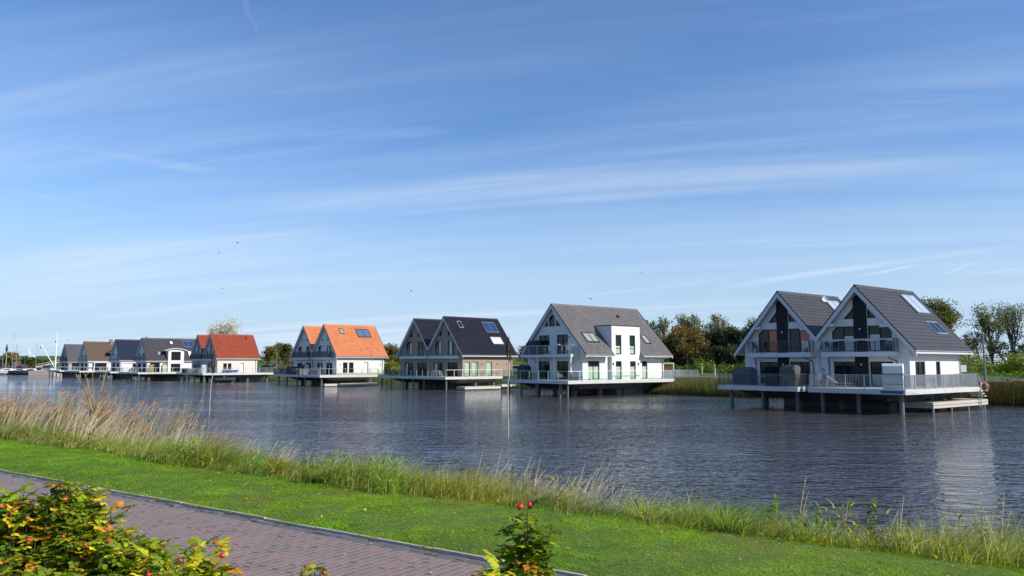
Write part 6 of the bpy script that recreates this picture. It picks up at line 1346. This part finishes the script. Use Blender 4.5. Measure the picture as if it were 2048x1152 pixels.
# ------------------------------------------------------------------ the harbour far left
rbh = empty('boathouse', at_px(47, 300, 1.5), R(8), 'red brick boathouse with grey gabled roof behind the masts', 'building'); m_ = MB(); m_.prism([(-4.6, 0), (4.6, 0), (4.6, 2.3), (0, 3.3), (-4.6, 2.9)], 'y', 0, 12); m_.build('wall', brick_red, rbh)
m_ = MB(); m_.prism([(-5.2, 2.75), (0, 3.75), (5.2, 2.3), (5.2, 2.55), (0, 4.05), (-5.2, 3.0)], 'y', -.5, 12.5); m_.build('roof', tile_slate, rbh); m_ = MB(); m_.box(-4.2, -2.0, -.06, .0, 0, 2.2); m_.build('door', mat('blue_grey_door', (.12, .22, .35), .6), rbh)
def yacht(x, D, L_, mast, label, hm, z=-.1, rz=0, motor=False):
    t = empty('motorboat' if motor else 'sailing_boat', at_px(x, D, 0), rz, label, 'boat', 'boats moored in the harbour at the left'); o = hull_mb(L_, L_*.3, L_*.13+.25).build('hull', hm, t)
    d = L_*.13+.25; m = MB(); m.prism([(-L_*.25, d), (L_*.15, d), (L_*.08, d+.7), (-L_*.2, d+.8)], 'y', -L_*.09, L_*.09); m.build('cabin', plastic_wh, t); m = MB(); m.box(-L_*.18, L_*.06, -L_*.095, L_*.095, d+.25, d+.5); m.build('cabin_window', pane_m, t)
    if mast: m = MB(); m.tube([(L_*.1, 0, d), (L_*.1, 0, mast)], [.06, .04], 6); m.build('mast', alu, t); m = MB(); m.bar((L_*.1, 0, d+1.1), (-L_*.35, 0, d+1.1), .14); m.build('boom', canvas_dk, t); m = MB(); m.tube([(L_*.1, 0, mast), (L_*.48, 0, d)], .02, 4); m.tube([(L_*.1, 0, mast), (-L_*.46, 0, d)], .02, 4); m.build('rigging', steel, t)
    if motor: m = MB(); m.prism([(-L_*.2, d+.8), (L_*.12, d+.75), (L_*.02, d+1.6), (-L_*.18, d+1.6)], 'y', -L_*.1, L_*.1); m.build('canopy', canvas_dk, t)
    return t
yacht(5, 262, 7, 6.0, 'small boat with blue cover at the left edge of the harbour', blue_m, motor=True, rz=.3); yacht(24, 258, 8, 14.0, 'sailing boat with the tallest mast at the far left', plastic_wh, rz=.2); yacht(33, 262, 6.5, 9.8, 'white sailing boat with shorter mast right of the tallest mast', plastic_wh, rz=-.1); yacht(13, 268, 6.5, 9.6, 'sailing boat leftmost in the harbour', plastic_wh, rz=.4)
yacht(50, 256, 8, 0, 'dark motorboat between the sailing boats and the quay', canvas_dk, motor=True); yacht(71, 262, 7.5, 10.4, 'sailing boat with thin grey mast right of the boathouse', plastic_wh, rz=.15); yacht(104, 252, 9.0, 0, 'motorboat with dark canopy behind the pale quay', plastic_wh, motor=True, rz=-.1)
q_ = empty('quay', at_px(88, 246, 0), R(3), 'pale stone quay left of the slate roofed house', 'quay'); m_ = MB(); m_.box(-3.9, 3.9, 0, 4, -1, 1.15); m_.build('wall', mat('pinkish_stone', (.50, .38, .30), .85, var=.2), q_); m_ = MB(); m_.box(-3.95, 3.95, -.05, 4.05, 1.15, 1.3); m_.build('coping', conc, q_)
cr = empty('harbour_crane', at_px(115, 262, 1.5), 0, 'white mast crane with slanting boom left of the slate roofed house', 'crane'); m_ = MB(); m_.tube([(0, 0, 0), (0, 0, 12.6)], [.26, .12], 8); m_.build('mast', plastic_wh, cr); m_ = MB(); m_.tube([(-.3, 0, 1.0), (-5.2, 0, 8.6)], [.16, .12], 6); m_.build('boom', plastic_wh, cr); m_ = MB(); m_.tube([(-5.2, 0, 8.6), (-5.25, 0, 7.6)], .03, 4); m_.box(-5.4, -5.1, -.1, .1, 7.2, 7.6); m_.build('hook', frame_dk, cr); m_ = MB(); m_.box(-.45, -.1, -.1, .1, 9.2, 9.7); m_.build('lamp', frame_dk, cr)
dv = empty('boat_davit', at_px(64, 275, 6.3), 0, 'white bent crane arm standing on the dike', 'crane'); m_ = MB(); m_.tube([(.9, 0, 0), (0, 0, .2), (-.6, 0, 2.3), (-1.6, 0, 2.9)], [.16, .2, .14, .1], 6); m_.build('arm', plastic_wh, dv); m_ = MB(); m_.box(-.4, 1.6, -.5, .5, -.4, .05); m_.build('base', plastic_wh, dv)
m_ = MB()
# gangway up to the dike
gw = empty('gangway', at_px(78, 280, 0), 0, 'long sloping footbridge rising towards the dike', 'footbridge'); m_.bar((0, 0, 2.4), (8.5, 6, 5.0), .25, .3); m_.build('deck', conc, gw); m_ = MB(); m_.bar((0, 0, 3.2), (8.5, 6, 5.9), .08)
for i in range(7): f = i/6; m_.bar((8.5*f, 6*f, 2.4+2.6*f), (8.5*f, 6*f, 3.2+2.7*f), .07)
m_.build('railing', plastic_wh, gw)
# ------------------------------------------------------------------ birds
def bird(x, y, D, span, label, bank=.4):
    v = pxdir(x, y); p = Vector((0, 0, CAMZ))+v*(D/v.y); t = empty('bird', p, random.uniform(-.6, .6), label, 'bird', 'small dark birds in the sky')
    m = MB(); k = 8; pr = [(-.5, .02), (-.35, .07), (-.05, .11), (.2, .10), (.36, .07), (.45, .055), (.55, .01)]
    for (a, r_) in pr:
        for j in range(k): m.v.append((a*span*.7, r_*span*.7*math.cos(2*PI*j/k), r_*span*.7*math.sin(2*PI*j/k)))
    for i in range(len(pr)-1):
        for j in range(k): m.f.append((i*k+j, i*k+(j+1) % k, (i+1)*k+(j+1) % k, (i+1)*k+j))
    m.add([(-.3*span, 0, 0), (-.62*span, -.12*span, .0), (-.62*span, .12*span, 0)], [(0, 1, 2)])
    m.build('body', mat('bird_black', (.02, .02, .025), .8), t, smooth=True)
    for sg in (-1, 1):
        w_ = MB(); z1 = bank*span*.3; w_.add([(.15*span, sg*.03*span, .02), (-.12*span, sg*.03*span, .02), (-.10*span, sg*.28*span, z1), (.16*span, sg*.25*span, z1), (-.16*span, sg*.55*span, z1*.4)], [(0, 1, 2, 3), (3, 2, 4)]); w_.build('wing', MATS['bird_black'], t)
for (x, y, D, s_, la, b) in ((475, 486, 95, .55, 'bird highest in the sky at the left', .9), (438, 506, 95, .6, 'bird just below the highest one', .2), (445, 577, 110, .5, 'low bird above the silvery tree', -.6), (822, 582, 100, .6, 'bird above the brown brick house', .7), (1181, 597, 90, .6, 'bird above the ridge of the dormer house', -.8), (1283, 545, 100, .4, 'tiny bird high above the poplars', .5), (135, 680, 150, .7, 'bird beside the harbour crane', .4)):
    bird(x, y, D, s_*.7, la, b)
